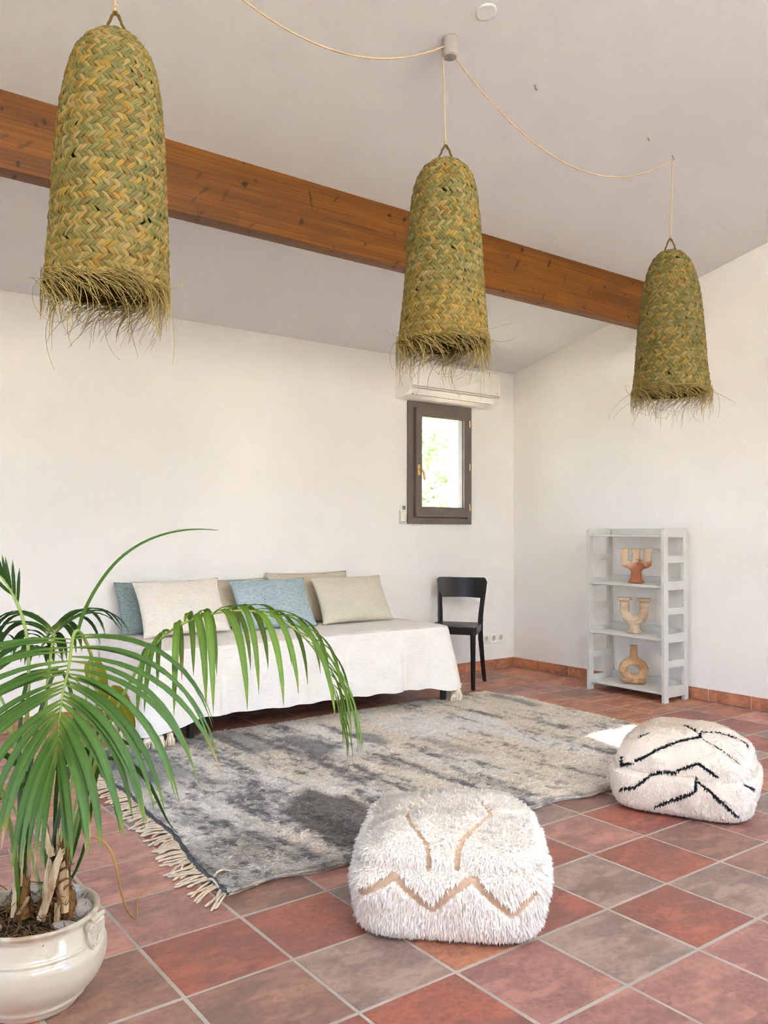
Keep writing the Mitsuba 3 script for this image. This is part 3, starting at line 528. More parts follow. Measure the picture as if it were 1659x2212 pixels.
s, t = r_.uniform(0.006, 0.996, N), r_.uniform(0.002, 0.998, N); nb = N // 5; t[:nb] = r_.uniform(0, 0.03, nb) ** 1.0; x, y = rug_pt(s, t); z = rug_z(x, y, s, t) - 0.002
a = r_.normal(0, 0.9, N) - math.pi / 2 + 1.6 * (meshkit.noise(np.stack([x * 7, y * 7, 0 * x], -1), 3) - 0.5); ln = r_.uniform(0.016, 0.030, N); ln[:nb] *= 0.8
root = np.stack([x, y, z], -1); dirv = np.stack([np.cos(a), np.sin(a), 0 * a], -1); up = r_.uniform(0.35, 0.85, N)
mid = root + dirv * (ln * 0.35)[:, None] + np.array([0, 0, 1.0]) * (ln * 0.45 * up)[:, None]; tip = root + dirv * ln[:, None] + np.array([0, 0, 1.0]) * (ln * 0.5 * up)[:, None]
side = np.stack([-np.sin(a), np.cos(a), 0 * a], -1)
col = rug_col(x, y, r_.uniform(0.64, 1.28, N)[:, None])
add('wool_pile', None, None, rug, kind='stuff', shape=soft(blades(root, tip, r_.uniform(0.0034, 0.0060, N), side, mid), np.tile([0, 0, 1.0], (N, 1)) + 0.25 * dirv, np.repeat(col, 5, 0), 'm_pile'))
scene['m_navy'] = diffuse(proc(lambda p, n, uv: mix(lin(70, 72, 76), lin(104, 104, 104), noise(p.x * 90, p.y * 160, p.z * 60))))
ys = np.linspace(2.43, 4.40, 120); add('selvedge', tube(np.stack([rx0(ys) + 0.006, ys, 0 * ys + 0.010], -1), 0.0095 + 0.002 * np.sin(60 * ys), 8), 'm_navy', rug, smooth=True, label='dark blue grey bound edge')
xs = np.linspace(1.2, 4.18, 300); add('overcast_edge', tube(np.stack([xs, ry0(1.25 + (xs - 1.2) / 2.98 * 2.96) - 0.002, 0 * xs + 0.010 + 0.005 * (0.5 + 0.5 * np.sin(17 * xs))], -1), 0.0055 + 0.0012 * np.sin(190 * xs), 7), 'm_overcast', rug, smooth=True, label='pale grey overcast edge')
scene['m_overcast'] = diffuse(proc(lambda p, n, uv: mix(lin(196, 188, 180), lin(150, 144, 140), noise(p.x * 60, p.y * 60, p.z * 60))))
scene['m_fringe'] = diffuse(proc(lambda p, n, uv: mix(lin(226, 212, 192), lin(202, 184, 162), noise(p.x * 160, p.y * 160, p.z * 160))))
for k in range(150):
    y0 = 2.425 + 1.965 * (k + r_.uniform(-0.3, 0.3)) / 149; x0 = float(rx0(y0)); L = r_.uniform(0.075, 0.115); th = math.pi + r_.normal(0.10, 0.28) + 0.25 * math.sin(k * 0.35)
    if k < 10: th = math.pi + 0.25 + 0.10 * (7 - k) + r_.normal(0, 0.12); L *= 1.1
    if k in (4, 8): th -= 2.2
    q = np.linspace(0, 1, 9); bend = r_.normal(0, 0.35); ang = th + bend * q; st = L / 8
    P = np.stack([x0 + np.r_[0, np.cumsum(np.cos(ang[1:]) * st)], y0 + np.r_[0, np.cumsum(np.sin(ang[1:]) * st)], 0.0045 + 0.006 * np.exp(-q * 5) + r_.uniform(0, 0.009) * np.sin(np.pi * np.clip(q * 1.1, 0, 1)) + (0.014 * np.sin(np.pi * q) if k in (4, 8) else 0)], -1)
    rr = 0.0039 * (1 + 0.10 * np.sin(q * 40)); rr[-1] *= 0.6; rr[-2] *= 1.45; rr[-3] *= 1.25
    add('fringe_tassel', tube(P, rr, 6), 'm_fringe', rug, smooth=True)
V, F, b0 = [], [], 0
for k in range(420):
    y0 = r_.uniform(2.5, 4.38); x0 = float(rx1(y0)); th = r_.normal(0, 0.7); L = r_.uniform(0.012, 0.04); m = tube([[x0 - 0.01, y0, 0.012], [x0 + L * 0.5 * math.cos(th), y0 + L * 0.5 * math.sin(th), 0.010], [x0 + L * math.cos(th), y0 + L * math.sin(th), 0.003]], 0.0014, 4, False); V.append(m.vertices); F.append(m.faces + b0); b0 += len(m.vertices)
scene['m_fray'] = diffuse(rgb(206, 170, 130)); add('frayed_edge', (np.vstack(V), np.vstack(F)), 'm_fray', rug, smooth=True, kind='stuff', label='short frayed straw coloured ends along the far edge')

# ---------------------------------------------------------------- daybed, its throw and cushions
scene['m_bedleg'] = princ(rgb(34, 31, 30), 0.4, 0.4)
bed = thing('daybed', 'low daybed with black legs hidden under a white throw against the back wall', 'bed')
BX0, BX1, BY0, BY1, BZ = 1.68, 3.765, 4.285, 5.10, 0.528
for x, y in ((1.915, 4.335), (3.738, 4.318), (1.76, 5.03), (3.70, 5.03)): add('leg', cat([tube([(x, y, 0.022 if y < 4.4 else 0.0), (x, y, 0.20)], [0.020, 0.024], 20)]), 'm_bedleg', bed, smooth=40)
add('base', bx(BX0 + 0.03, BX1 - 0.02, BY0 + 0.02, BY1 - 0.01, 0.20, 0.30, 0.01), 'm_bedleg', bed)
scene['m_mattress'] = diffuse(rgb(225, 220, 210)); add('mattress', bx(BX0 + 0.02, BX1 - 0.012, BY0 + 0.012, BY1 - 0.006, 0.30, BZ - 0.012, 0.04), 'm_mattress', bed)
def cloth_fn(a, b, fx, fz):
    def fn(p, n, uv):
        w = 0.5 * noise(p.x * fx, p.y * 40, p.z * fz) + 0.5 * noise(p.x * 40, p.y * fx, p.z * fz * 4)
        return mix(a, b, smoothstep(0.25, 0.8, w)) * (0.95 + 0.1 * fbm(p.x * 12, p.y * 12, p.z * 12, 2))
    return fn
scene['m_throw'] = diffuse(proc(cloth_fn(lin(236, 233, 230), lin(224, 220, 215), 260, 160)))
throw = thing('throw', 'white cotton throw with tasselled corners draped over the daybed', 'throw')
n = 420; RR = 0.05
def perimeter(s):
    """left side from the wall, front, right side: point, outward normal and how near a front corner"""
    segs = [(BX0, BY1, BX0, BY0 + RR), None, (BX0 + RR, BY0, BX1 - RR, BY0), None, (BX1, BY0 + RR, BX1, BY1)]
    l = [BY1 - BY0 - RR, RR * math.pi / 2, BX1 - BX0 - 2 * RR, RR * math.pi / 2, BY1 - BY0 - RR]; c = np.r_[0, np.cumsum(l)]; d = s * c[-1]; k = int(min(np.searchsorted(c, d, 'right') - 1, 4)); f = (d - c[k]) / l[k]
    if segs[k]: x0, y0, x1, y1 = segs[k]; p = np.array([x0 + (x1 - x0) * f, y0 + (y1 - y0) * f]); nn = [(-1, 0), 0, (0, -1), 0, (1, 0)][k]
    else:
        a = (math.pi + f * math.pi / 2) if k == 1 else (1.5 * math.pi + f * math.pi / 2); cx, cy = ((BX0 + RR), BY0 + RR) if k == 1 else (BX1 - RR, BY0 + RR); p = np.array([cx + RR * math.cos(a), cy + RR * math.sin(a)]); nn = (math.cos(a), math.sin(a))
    return p, np.array(nn, float), d, c
ss = np.linspace(0, 1, n); per = [perimeter(q) for q in ss]; PP = np.array([q[0] for q in per]); NN = np.array([q[1] for q in per]); DD = np.array([q[2] for q in per]); c = per[0][3]
kc = np.exp(-((DD - (c[1] + c[2]) / 2) / 0.16) ** 2), np.exp(-((DD - (c[3] + c[4]) / 2) / 0.15) ** 2)
NN = unit(np.stack([np.convolve(np.pad(NN[:, i], 12, mode='edge'), np.ones(25) / 25, 'valid') for i in (0, 1)], -1))
hem = np.interp(DD, [0, c[1] - 0.3, c[1] + 0.02, c[2] + 0.2, c[3] - 0.3, c[3], c[4] + 0.2, c[5]], [0.27, 0.24, 0.115, 0.142, 0.128, 0.118, 0.16, 0.20]) - 0.035 * kc[0] - 0.02 * kc[1] + 0.004 * np.sin(DD * 31)
tt = np.linspace(0, 1, 60); fr = np.random.default_rng(4); folds = sum(a * np.sin(f * DD + fr.uniform(0, 6)) for f, a in ((9, 0.010), (15, 0.007), (27, 0.004), (44, 0.0022))); crease = sum(-0.010 * np.exp(-((DD - d0) / 0.012) ** 2) for d0 in (c[1] + 0.42, c[2] + 0.72, c[2] + 1.18, c[2] + 1.62, c[2] + 1.86))
rows = []
for t_ in tt:
    drop = t_ * (BZ - hem); out = 0.012 * np.sqrt(np.clip(drop / 0.03, 0, 1)) + t_ * (0.018 + 0.055 * kc[0] + 0.060 * kc[1]) + (folds + crease) * sm(0.05, 0.8, t_)
    z = BZ - drop - 0.0 * DD; rows.append(np.concatenate([PP + NN * out[:, None], z[:, None]], 1))
drape = np.array(rows)
# the top joins the drape's first row: shrink that row towards the middle line
top = []
cen = np.stack([np.clip(PP[:, 0], BX0 + 0.36, BX1 - 0.36), np.full(n, BY1)], -1)
for q in np.linspace(0, 1, 40)[:-1]:
    xy = cen + (PP - cen) * q; ed = np.linalg.norm(PP - xy, axis=1); zz = BZ - 0.010 * np.exp(-(ed / 0.02)) + 0.006 * (meshkit.fbm(np.stack([xy[:, 0] * 5, xy[:, 1] * 5, 0 * ed], -1), 3, 8) - 0.5); top.append(np.concatenate([xy, zz[:, None]], 1))
drape[:, :, 2] += 0.0; drape[0, :, 2] = BZ - 0.010
full_cloth = np.concatenate([np.array(top), drape], 0); full_cloth[..., 1] = np.minimum(full_cloth[..., 1], YB - 0.012)
m = surf(full_cloth); add('cloth', m, 'm_throw', throw, smooth=True)
scene['m_tassel'] = diffuse(proc(lambda p, n, uv: mix(lin(240, 230, 214), lin(222, 206, 184), noise(p.x * 200, p.y * 200, p.z * 200))))
fr = np.random.default_rng(5)
def strings(k, lenf, xshift, label=None):
    i = int(k); p = full_cloth[-1, i]; nn = NN[i]; L = p[2] - lenf; q = np.linspace(0, 1, 8); w = fr.normal(0, 0.006, 2)
    P = np.stack([p[0] + nn[0] * 0.004 + w[0] * q + xshift * q, p[1] + nn[1] * 0.004 + w[1] * q * 2, p[2] + 0.004 - (L + 0.004) * q], -1); return P
for k in np.linspace(6, np.searchsorted(DD, c[1]) - 4, 26):
    P = strings(k, fr.uniform(0.06, 0.10), 0.01); add('fringe_string', tube(P, 0.0032, 6), 'm_tassel', throw, smooth=True)
def tassel(x, y, z, s, seed):
    g = np.random.default_rng(seed); parts = [moved(trimesh.creation.icosphere(2, 0.020 * s), x, y, z)]
    for i in range(34):
        a = g.uniform(0, 6.28); r = g.uniform(0.2, 1) * 0.034 * s; q = np.linspace(0, 1, 6); e = max(0.020, z - 0.055 * s)
        P = np.stack([x + r * math.cos(a) * np.sin(q * 2.0) + g.normal(0, 0.003), y + r * math.sin(a) * np.sin(q * 2.0), z + 0.008 * s - (z + 0.008 * s - e) * q ** 1.2], -1); parts.append(tube(P, 0.0036 * s, 5))
    return cat(parts)
for i, (x, y, z, s) in enumerate([(3.800, 4.238, 0.085, 1.1), (3.822, 4.27, 0.058, 1.0), (3.775, 4.245, 0.055, 0.9), (3.87, 4.33, 0.135, 0.8), (3.86, 4.40, 0.075, 0.9), (1.60, 4.50, 0.060, 1.2), (1.615, 4.37, 0.062, 1.2), (1.645, 4.26, 0.060, 1.2), (1.70, 4.235, 0.066, 1.1), (1.59, 4.66, 0.075, 1.1), (1.76, 4.245, 0.075, 0.9), (1.59, 4.85, 0.08, 1.1)]):
    add('tassel', tassel(x, y, z, s, i), 'm_tassel', throw, smooth=True); 
for i, x in ((3.80, 3.805),): add('tassel_cord', tube(spline([(3.835, 4.24, 0.128), (3.80, 4.222, 0.12), (3.785, 4.228, 0.10), (3.80, 4.238, 0.09)], 16), 0.006, 7), 'm_tassel', throw, smooth=True)
add('tassel_cord', tube(spline([(3.875, 4.31, 0.16), (3.885, 4.33, 0.15), (3.872, 4.332, 0.138)], 10), 0.006, 7), 'm_tassel', throw, smooth=True)

scene['m_teal'] = diffuse(proc(cloth_fn(lin(146, 162, 162), lin(112, 132, 134), 150, 150)))
scene['m_offwhite'] = diffuse(proc(cloth_fn(lin(232, 226, 218), lin(216, 208, 198), 260, 260)))
scene['m_taupe'] = diffuse(proc(cloth_fn(lin(206, 197, 178), lin(184, 173, 150), 240, 240)))
def flecks(a, b, d):
    def fn(p, n, uv):
        w = noise(p.x * 60, p.y * 60, p.z * 240); f2 = smoothstep(0.72, 0.82, noise(p.x * 130, p.y * 130, p.z * 150 + 7)); return mix(mix(a, b, smoothstep(0.2, 0.85, 0.6 * w + 0.4 * fbm(p.x * 6, p.y * 6, p.z * 22))), d, f2 * 0.55)
    return fn
scene['m_blue'] = diffuse(proc(flecks(lin(176, 192, 198), lin(150, 170, 178), lin(110, 120, 124))))
scene['m_sage'] = diffuse(proc(cloth_fn(lin(212, 207, 192), lin(196, 189, 170), 260, 260)))
def cushion(label, cx, yb, w, h, th, m, yt, zt=None, roll=0.0, seed=0, hem_=None, z0=None):
    """bottom edge at depth yb, top edge at depth yt"""
    g = np.random.default_rng(seed); u, v = np.meshgrid(np.linspace(-1, 1, 61), np.linspace(-1, 1, 45), indexing='ij')
    pin = lambda a, b: 1 - 0.060 * (1 - np.abs(b) ** 2.2)                       # concave edges between the corners
    X, Yv = u * w / 2 * pin(u, v), v * h / 2 * pin(v, u); prof = (1 - np.abs(u) ** 2.6).clip(0) ** 0.55 * (1 - np.abs(v) ** 2.6).clip(0) ** 0.55
    wr = 0.006 * (meshkit.fbm(np.stack([u * 3, v * 3, 0 * u + seed], -1), 3, seed) - 0.5) + 0.003 * np.sin(9 * u + 14 * v) * np.abs(u * v)
    Fz, Bz = th / 2 * prof + wr * (prof > 0), -th / 2 * prof; bellow = sm(0.0, -1.0, v) * 0.012 * prof
    q = np.stack([X, Yv, Fz + bellow], -1), np.stack([X, Yv, Bz], -1); V = np.vstack([q[0].reshape(-1, 3), q[1].reshape(-1, 3)]); f = grid_faces(61, 45); mm = trimesh.Trimesh(V, np.vstack([f, f[:, ::-1] + 61 * 45]), process=False); mm.merge_vertices(); mm.fix_normals()
    z0 = BZ + 0.004 if z0 is None else z0; dy = yt - yb; dz = math.sqrt(max(h * h - dy * dy, 0.01)); up = unit([0, dy, dz]); xa = np.array([1.0, 0, 0]); nn = np.cross(xa, up)
    c_, s_ = math.cos(roll), math.sin(roll); xa, up = c_ * xa + s_ * up, -s_ * xa + c_ * up
    key = add('cushion', mm, m, smooth=True, xf=frame(np.array([cx, (yb + yt) / 2, z0 + dz / 2 + abs(s_) * w * 0.42]), xa, up, nn)); tag(key, label, 'cushion', 'cushions on the daybed')
cushion('teal grey cushion leaning on the wall at the left end behind the off white one', 2.01, 4.945, 0.55, 0.345, 0.10, 'm_teal', 5.09, roll=0.0, seed=1)
cushion('taupe cushion leaning on the wall between the off white and the blue cushion', 2.540, 4.945, 0.48, 0.345, 0.10, 'm_taupe', 5.09, seed=2)
cushion('pale beige cushion leaning on the wall behind the sage beige cushion at the right end', 3.125, 4.945, 0.67, 0.372, 0.10, 'm_taupe', 5.09, seed=3)
cushion('off white cushion at the left end of the daybed in front of the teal one', 2.07, 4.725, 0.565, 0.375, 0.13, 'm_offwhite', 4.915, roll=0.02, seed=4)
cushion('speckled grey blue cushion in the middle of the daybed', 2.71, 4.74, 0.57, 0.365, 0.13, 'm_blue', 4.925, seed=5)
cushion('sage beige cushion in front at the right end of the row', 3.345, 4.75, 0.60, 0.36, 0.13, 'm_sage', 4.925, seed=6)

# ---------------------------------------------------------------- poufs
def pouf_shape(a, b, hs, ht, seed, sub=6, nexp=5.2):
    """local frame: x right, y away, z up; seam at height hs, top at ht"""
    s = trimesh.creation.icosphere(sub); d = s.vertices; lo, hi = np.zeros(len(d)), np.full(len(d), 3.0); nz_ = np.where(d[:, 2] < 0, 10.0, 5.5)
    for _ in range(40):
        r = (lo + hi) / 2; q = d * r[:, None]; f = (np.abs(q[:, 0]) ** nexp + np.abs(q[:, 1]) ** nexp) + np.abs(q[:, 2]) ** nz_; lo, hi = np.where(f < 1, r, lo), np.where(f < 1, hi, r)
    p = d * lo[:, None]
    x, y, z = p.T; zz = np.where(z < 0.0, hs * (1 + np.maximum(z, -1)), hs + (ht - hs) * z); rad = np.sqrt(np.clip(np.maximum(np.abs(x), np.abs(y)), 0, 1))
    up = z > 0; dome = (1 - np.abs(x) ** 3 * 0.36) * (1 - np.abs(y) ** 3 * 0.45); zz = np.where(up, hs + (ht - hs) * np.maximum(z, 0) ** 0.9 * dome, zz)
    k = 1 + 0.045 * np.exp(-((zz - hs * 0.72) / 0.055) ** 2) - 0.045 * sm(hs * 0.90, hs * 1.06, zz) - 0.05 * sm(hs, ht, zz) - 0.03 * np.exp(-((zz - hs * 1.0) / 0.009) ** 2) - 0.02 * sm(0.03, 0.0, zz); V = np.stack([x * a * k, y * b * k, zz], -1)
    nz = meshkit.fbm(V * 7 + seed, 3, seed); V[:, :2] *= (1 + 0.09 * (nz - 0.5))[:, None]; V[:, 2] += 0.045 * (nz - 0.5) * sm(0.02, 0.2, V[:, 2]); V[:, 2] = np.maximum(V[:, 2], 0.0)
    return trimesh.Trimesh(V, s.faces, process=False)
def near_lines(V, lines):
    """distance of points to polylines with half-widths"""
    best = np.full(len(V), 9.0)
    for P, hw in lines:
        P = np.asarray(P, float); hw = np.broadcast_to(hw, (len(P),))
        for i in range(len(P) - 1):
            a, b = P[i], P[i + 1]; t = np.clip(((V - a) @ (b - a)) / ((b - a) @ (b - a) + 1e-12), 0, 1); w = hw[i] + (hw[i + 1] - hw[i]) * t; best = np.minimum(best, np.linalg.norm(V - (a + t[:, None] * (b - a)), axis=1) / w)
    return best
POUF1 = dict(c=(1.722, 1.955), u=(0.723, -0.691), a=0.274, b=0.262, hs=0.206, ht=0.306)
POUF2 = dict(c=(3.205, 2.102), u=(0.41, -0.912), a=0.274, b=0.268, hs=0.170, ht=0.335)
LINES1 = [[[-87,113,300],[-94,61,304],[-102,24,305],[-111,-4,303],[-117,-33,303],[-123,-57,302],[-129,-87,302],[-119,-126,306],[-112,-147,303],[-105,-167,300],[-96,-179,296],[-88,-187,291],[-80,-194,285],[-73,-202,278],[-66,-210,272],[-60,-219,266],[-56,-228,260],[-52,-236,253],[-49,-242,246],[-50,-247,236],[-51,-249,225],[-52,-249,213]],[[75,55,312],[84,42,310],[94,34,306],[103,25,303],[111,4,301],[119,-16,299],[126,-29,296],[116,-54,296],[106,-85,297],[96,-106,296],[86,-126,293],[76,-143,290],[66,-162,288],[58,-178,285],[50,-192,281],[42,-203,276],[38,-211,269],[34,-219,262],[30,-228,256],[30,-241,245],[30,-247,232],[30,-250,218]],[[-243,-246,132],[-228,-257,143],[-214,-262,150],[-201,-264,157],[-182,-263,168],[-164,-265,180],[-146,-264,191],[-131,-268,180],[-117,-268,167],[-102,-270,156],[-90,-272,147],[-78,-273,137],[-67,-272,126],[-57,-271,120],[-48,-271,114],[-38,-270,108],[-25,-273,121],[-12,-276,134],[1,-278,147],[15,-276,157],[29,-273,167],[43,-271,178],[53,-270,184],[63,-269,190],[73,-265,194],[84,-269,185],[96,-269,174],[107,-269,163],[120,-269,152],[132,-268,140],[145,-266,129],[157,-266,120],[169,-264,111],[180,-261,101],[192,-260,111],[204,-257,121],[216,-253,130],[224,-251,139],[232,-249,148],[241,-245,156]]]
LINES2 = [[[-224,-234,184],[-207,-242,190],[-192,-246,195],[-177,-248,199]],[[-164,-248,211],[-148,-246,220],[-133,-246,229],[-117,-245,238],[-104,-241,248],[-91,-233,256],[-79,-224,264],[-65,-215,271],[-51,-208,277],[-37,-202,284],[-23,-199,290],[-10,-196,296],[3,-191,302],[15,-186,305],[27,-181,308],[38,-176,312],[51,-170,314],[63,-160,315],[75,-149,316]],[[75,-149,316],[74,-141,318],[73,-131,321],[71,-119,323],[59,-115,327],[48,-110,330],[34,-97,332],[20,-75,331],[3,-40,327],[-12,-18,326]],[[80,-156,313],[98,-163,307],[114,-167,301],[131,-173,295],[148,-182,288],[165,-186,280],[181,-187,272],[198,-195,261],[217,-206,251],[234,-211,239]],[[-222,-263,89],[-201,-269,97],[-181,-274,105],[-162,-277,112],[-151,-276,122],[-140,-275,131],[-129,-273,140],[-118,-272,150],[-108,-265,158],[-99,-256,166],[-86,-256,172],[-73,-257,178],[-60,-259,185]],[[5,-255,197],[17,-254,203],[29,-254,209],[41,-254,215],[55,-252,222],[68,-249,228],[80,-244,234],[92,-248,228],[102,-249,222],[113,-250,215],[126,-249,207],[139,-249,199],[152,-250,192]],[[-85,-266,40],[-69,-269,50],[-53,-272,61],[-38,-273,71],[-24,-273,77],[-10,-273,83],[3,-274,90],[17,-277,98],[31,-279,105],[45,-280,113],[54,-280,118],[64,-280,124],[73,-279,129],[75,-277,147],[75,-264,162],[76,-256,178]],[[82,-259,163],[96,-267,156],[110,-273,149],[124,-275,140],[137,-275,130],[150,-274,119],[162,-272,108],[175,-270,97],[187,-267,86],[200,-264,74],[215,-257,60],[230,-243,43]],[[249,-215,163],[259,-210,158],[268,-198,151],[275,-167,138]],[[201,-47,304],[213,-38,296],[220,4,281],[229,37,267],[233,15,265],[236,1,261],[238,-13,257]],[[-167,-168,290],[-155,-164,297],[-143,-158,304],[-132,-150,310]],[[-226,-223,210],[-226,-227,202],[-226,-231,193],[-226,-232,183]],[[-220,-41,284]],[[72,-99,326],[94,-89,325],[117,-79,325],[138,-65,324],[159,-65,319],[179,-62,314],[198,-49,306]],[[-44,-258,185],[-30,-257,186],[-17,-258,187],[-3,-258,188]]]
def pouf(P, lines, hw, seed, label, n_tuft, tl, tw, band, band_tuft, white, white2, rowlen):
    u = unit([*P['u'], 0]); v = np.array([-u[1], u[0], 0]); M = frame([*P['c'], 0.001], u, v, np.array([0, 0, 1.0])); m = pouf_shape(P['a'], P['b'], P['hs'], P['ht'], seed)
    ln = [(np.array(L) / 1000.0, h) for L, h in zip(lines, hw) if len(L) > 1]; dist = near_lines(m.vertices, ln); key = thing('pouf', label, 'pouf', 'wool poufs on the tiled floor')
    cw = np.where((dist < 1.0)[:, None], band, white2); nn = m.vertex_normals
    V = m.vertices - nn * 0.004 * (dist < 1.1)[:, None]; add('cover', trimesh.Trimesh(V, m.faces, process=False), 'm_pile', key, smooth=True, color=cw, xf=M)
    g = np.random.default_rng(seed); p, fi = trimesh.sample.sample_surface(m, n_tuft, seed=seed); fn = m.face_normals[fi]; ok = p[:, 2] > 0.004; p, fn = p[ok], fn[ok]
    dd = near_lines(p, ln); inb = dd < g.uniform(0.75, 1.15, len(p))
    if band_tuft is None: p, fn, inb = p[~inb], fn[~inb], inb[~inb]
    k = len(p); dn = np.array([0, 0, -1.0]); tang = dn - fn * (fn @ dn)[:, None]; yv = np.where(fn[:, 2:3] > 0.75, np.array([0, -1.0, 0]) - fn * fn[:, 1:2] * -1, unit(tang))
    d = unit(fn * g.uniform(0.35, 0.9, (k, 1)) + yv * g.uniform(0.3, 0.9, (k, 1)) + g.normal(0, 0.28, (k, 3))); L = g.uniform(0.75, 1.2, k) * tl * np.where(inb, 1.25, 1); root = p - fn * 0.003; mid = root + fn * (L * 0.35)[:, None] + d * (L * 0.30)[:, None]; tip = mid + unit(d + yv * 0.6) * (L * 0.6)[:, None]
    tip[:, 2] = np.maximum(tip[:, 2], 0.002); mid[:, 2] = np.maximum(mid[:, 2], 0.002); side = unit(np.cross(fn, d)); col = (white * (1 - g.uniform(0, 1, (k, 1))) + white2 * g.uniform(0, 1, (k, 1))); col = white + (white2 - white) * g.uniform(0, 1, (k, 1)); col = col * g.uniform(0.90, 1.08, (k, 1))
    if band_tuft is not None: col = np.where(inb[:, None], band_tuft * g.uniform(0.7, 1.4, (k, 1)), col)
    add('wool_tufts', None, None, key, xf=M, kind='stuff', shape=soft(blades(root, tip, tw * g.uniform(0.7, 1.3, k), side, mid), fn, np.repeat(np.clip(col, 0, 1), 5, 0), 'm_pile'))
c3 = lambda *q: np.array(lin(*q))
def hwz(L, a, b):
    z = np.array([q[2] for q in L]) / 1000.0; return np.interp(z, [0.16, 0.28], [a, b])
pouf(POUF1, LINES1, [hwz(LINES1[0], 0.012, 0.007), hwz(LINES1[1], 0.014, 0.009)] + [hwz(L, 0.014, 0.014) for L in LINES1[2:]], 3, 'shaggy white wool pouf with beige zigzag bands in front of the rug', 60000, 0.017, 0.0048, c3(202, 176, 154), None, c3(250, 248, 244), c3(242, 237, 230), 0)
pouf(POUF2, LINES2, [(0.003, 0.006, 0.006, 0.002)[min(3, k % 4)] if k in (3, 13) else 0.0055 if k != 3 else 0.002 for k in range(len(LINES2))], 8, 'cream woven pouf with black zigzag lines at the right end of the rug', 42000, 0.010, 0.0045, c3(44, 42, 46), c3(38, 37, 42), c3(246, 240, 232), c3(236, 227, 216), 0)

# ---------------------------------------------------------------- potted palm
scene['m_leaf'] = {'type': 'principledthin', 'base_color': VC, 'roughness': 0.33, 'diff_trans': 0.55, 'eta': 1.45}
scene['m_stalk'] = princ(VC, 0.4, 0.4)
palm = thing('potted_palm', 'palm with long drooping fronds in a cream glazed pot, front left', 'potted plant')
PX, PY = 0.556, 2.180; PF = place(PX, PY)
def glaze(p, n, uv):
    c = mix(lin(200, 194, 180), lin(188, 180, 165), fbm(p.x * 9, p.y * 9, p.z * 9, 3)); rim = smoothstep(0.205, 0.216, p.z + 0.006 * noise(p.x * 60, p.y * 60))
    c = mix(c, lin(150, 112, 62), rim * 0.5 * smoothstep(0.35, 0.7, fbm(p.x * 26, p.y * 26, 1))); gr = smoothstep(0.55, 0.75, fbm(p.x * 14, p.y * 14, p.z * 22, 4)) * (smoothstep(0.125, 0.148, p.z) * (1 - smoothstep(0.148, 0.156, p.z)))
    return mix(c, lin(150, 140, 124), gr * 0.6)
scene['m_glaze'] = princ(proc(glaze), 0.10, 0.6, clearcoat=0.8, clearcoat_gloss=0.92)
prof = [(0.0, 0.004), (0.096, 0.004), (0.104, 0.0), (0.110, 0.006), (0.119, 0.020), (0.126, 0.024), (0.128, 0.028), (0.127, 0.031), (0.146, 0.050), (0.164, 0.080), (0.1715, 0.110), (0.172, 0.128), (0.166, 0.145), (0.1605, 0.150), (0.1625, 0.1535), (0.1625, 0.157), (0.158, 0.160), (0.1525, 0.172), (0.148, 0.188), (0.146, 0.198), (0.150, 0.207), (0.1545, 0.213), (0.155, 0.218), (0.151, 0.222), (0.145, 0.220), (0.139, 0.212), (0.136, 0.196), (0.138, 0.165), (0.150, 0.125), (0.150, 0.1), (0.0, 0.09)]
from scipy.interpolate import PchipInterpolator
pd = np.r_[0, np.cumsum(np.hypot(*np.diff(np.array(prof), axis=0).T))]; pq = np.linspace(0, pd[-1], 150); pp = np.stack([PchipInterpolator(pd, np.array(prof)[:, k])(pq) for k in (0, 1)], -1)
pot = add('pot', lathe(pp, 96), 'm_glaze', palm, smooth=True, xf=PF)
ha = math.radians(-52)                                                        # the scrolled lug on the pot's shoulder
def scroll(r0, turns, c, sgn): 
    a = np.linspace(0, turns * 2 * np.pi, 40); r = r0 * (1 - 0.8 * a / a[-1]); return np.stack([c[0] + sgn * r * np.sin(a), c[1] + r * np.cos(a)], -1)
hp = []
for c, s_, r0 in (((0.0, 0.194), 1, 0.013), ((0.004, 0.152), 1, 0.011)):
    q = scroll(r0, 1.6, c, s_); hp.append(tube(np.stack([0.160 + 0.004 * np.ones(40), q[:, 0], q[:, 1]], -1), 0.0042, 8))
    hp.append(tube([(0.152, c[0], c[1]), (0.164, c[0], c[1])], r0 * 0.9, 18))
hp.append(tube(spline([(0.160, -0.010, 0.188), (0.166, -0.013, 0.172), (0.168, -0.009, 0.158)], 12), 0.0045, 8)); hp.append(tube(spline([(0.156, 0.008, 0.204), (0.154, 0.04, 0.206), (0.148, 0.07, 0.200)], 12), [0.008] * 6 + [0.006] * 6, 8))
hp.append(tube(spline([(0.166, 0.012, 0.150), (0.162, 0.035, 0.160), (0.150, 0.066, 0.182)], 12), 0.0045, 8)); hp.append(bx(0.148, 0.161, -0.004, 0.062, 0.160, 0.200, 0.005))
add('handle', cat(hp), 'm_glaze', pot, smooth=40, xf=place(PX, PY, 0, ha), label='scrolled lug on the shoulder')
r_ = np.random.default_rng(31)
u, a = np.meshgrid(np.linspace(0, 1, 24), np.arange(64) * np.pi / 32, indexing='ij'); rr = 0.139 * u; zz = 0.176 + 0.022 * (meshkit.fbm(np.stack([rr * np.cos(a) * 40, rr * np.sin(a) * 40, 0 * a], -1), 4, 2) - 0.4) + 0.020 * (1 - u ** 2)
scene['m_soil'] = diffuse(proc(lambda p, n, uv: mix(lin(44, 36, 30), lin(104, 82, 62), smoothstep(0.45, 0.8, fbm(p.x * 90, p.y * 90, p.z * 60, 3)))))
add('soil', surf(np.stack([rr * np.cos(a), rr * np.sin(a), zz], -1), True), 'm_soil', palm, smooth=True, xf=PF, label='dark soil')
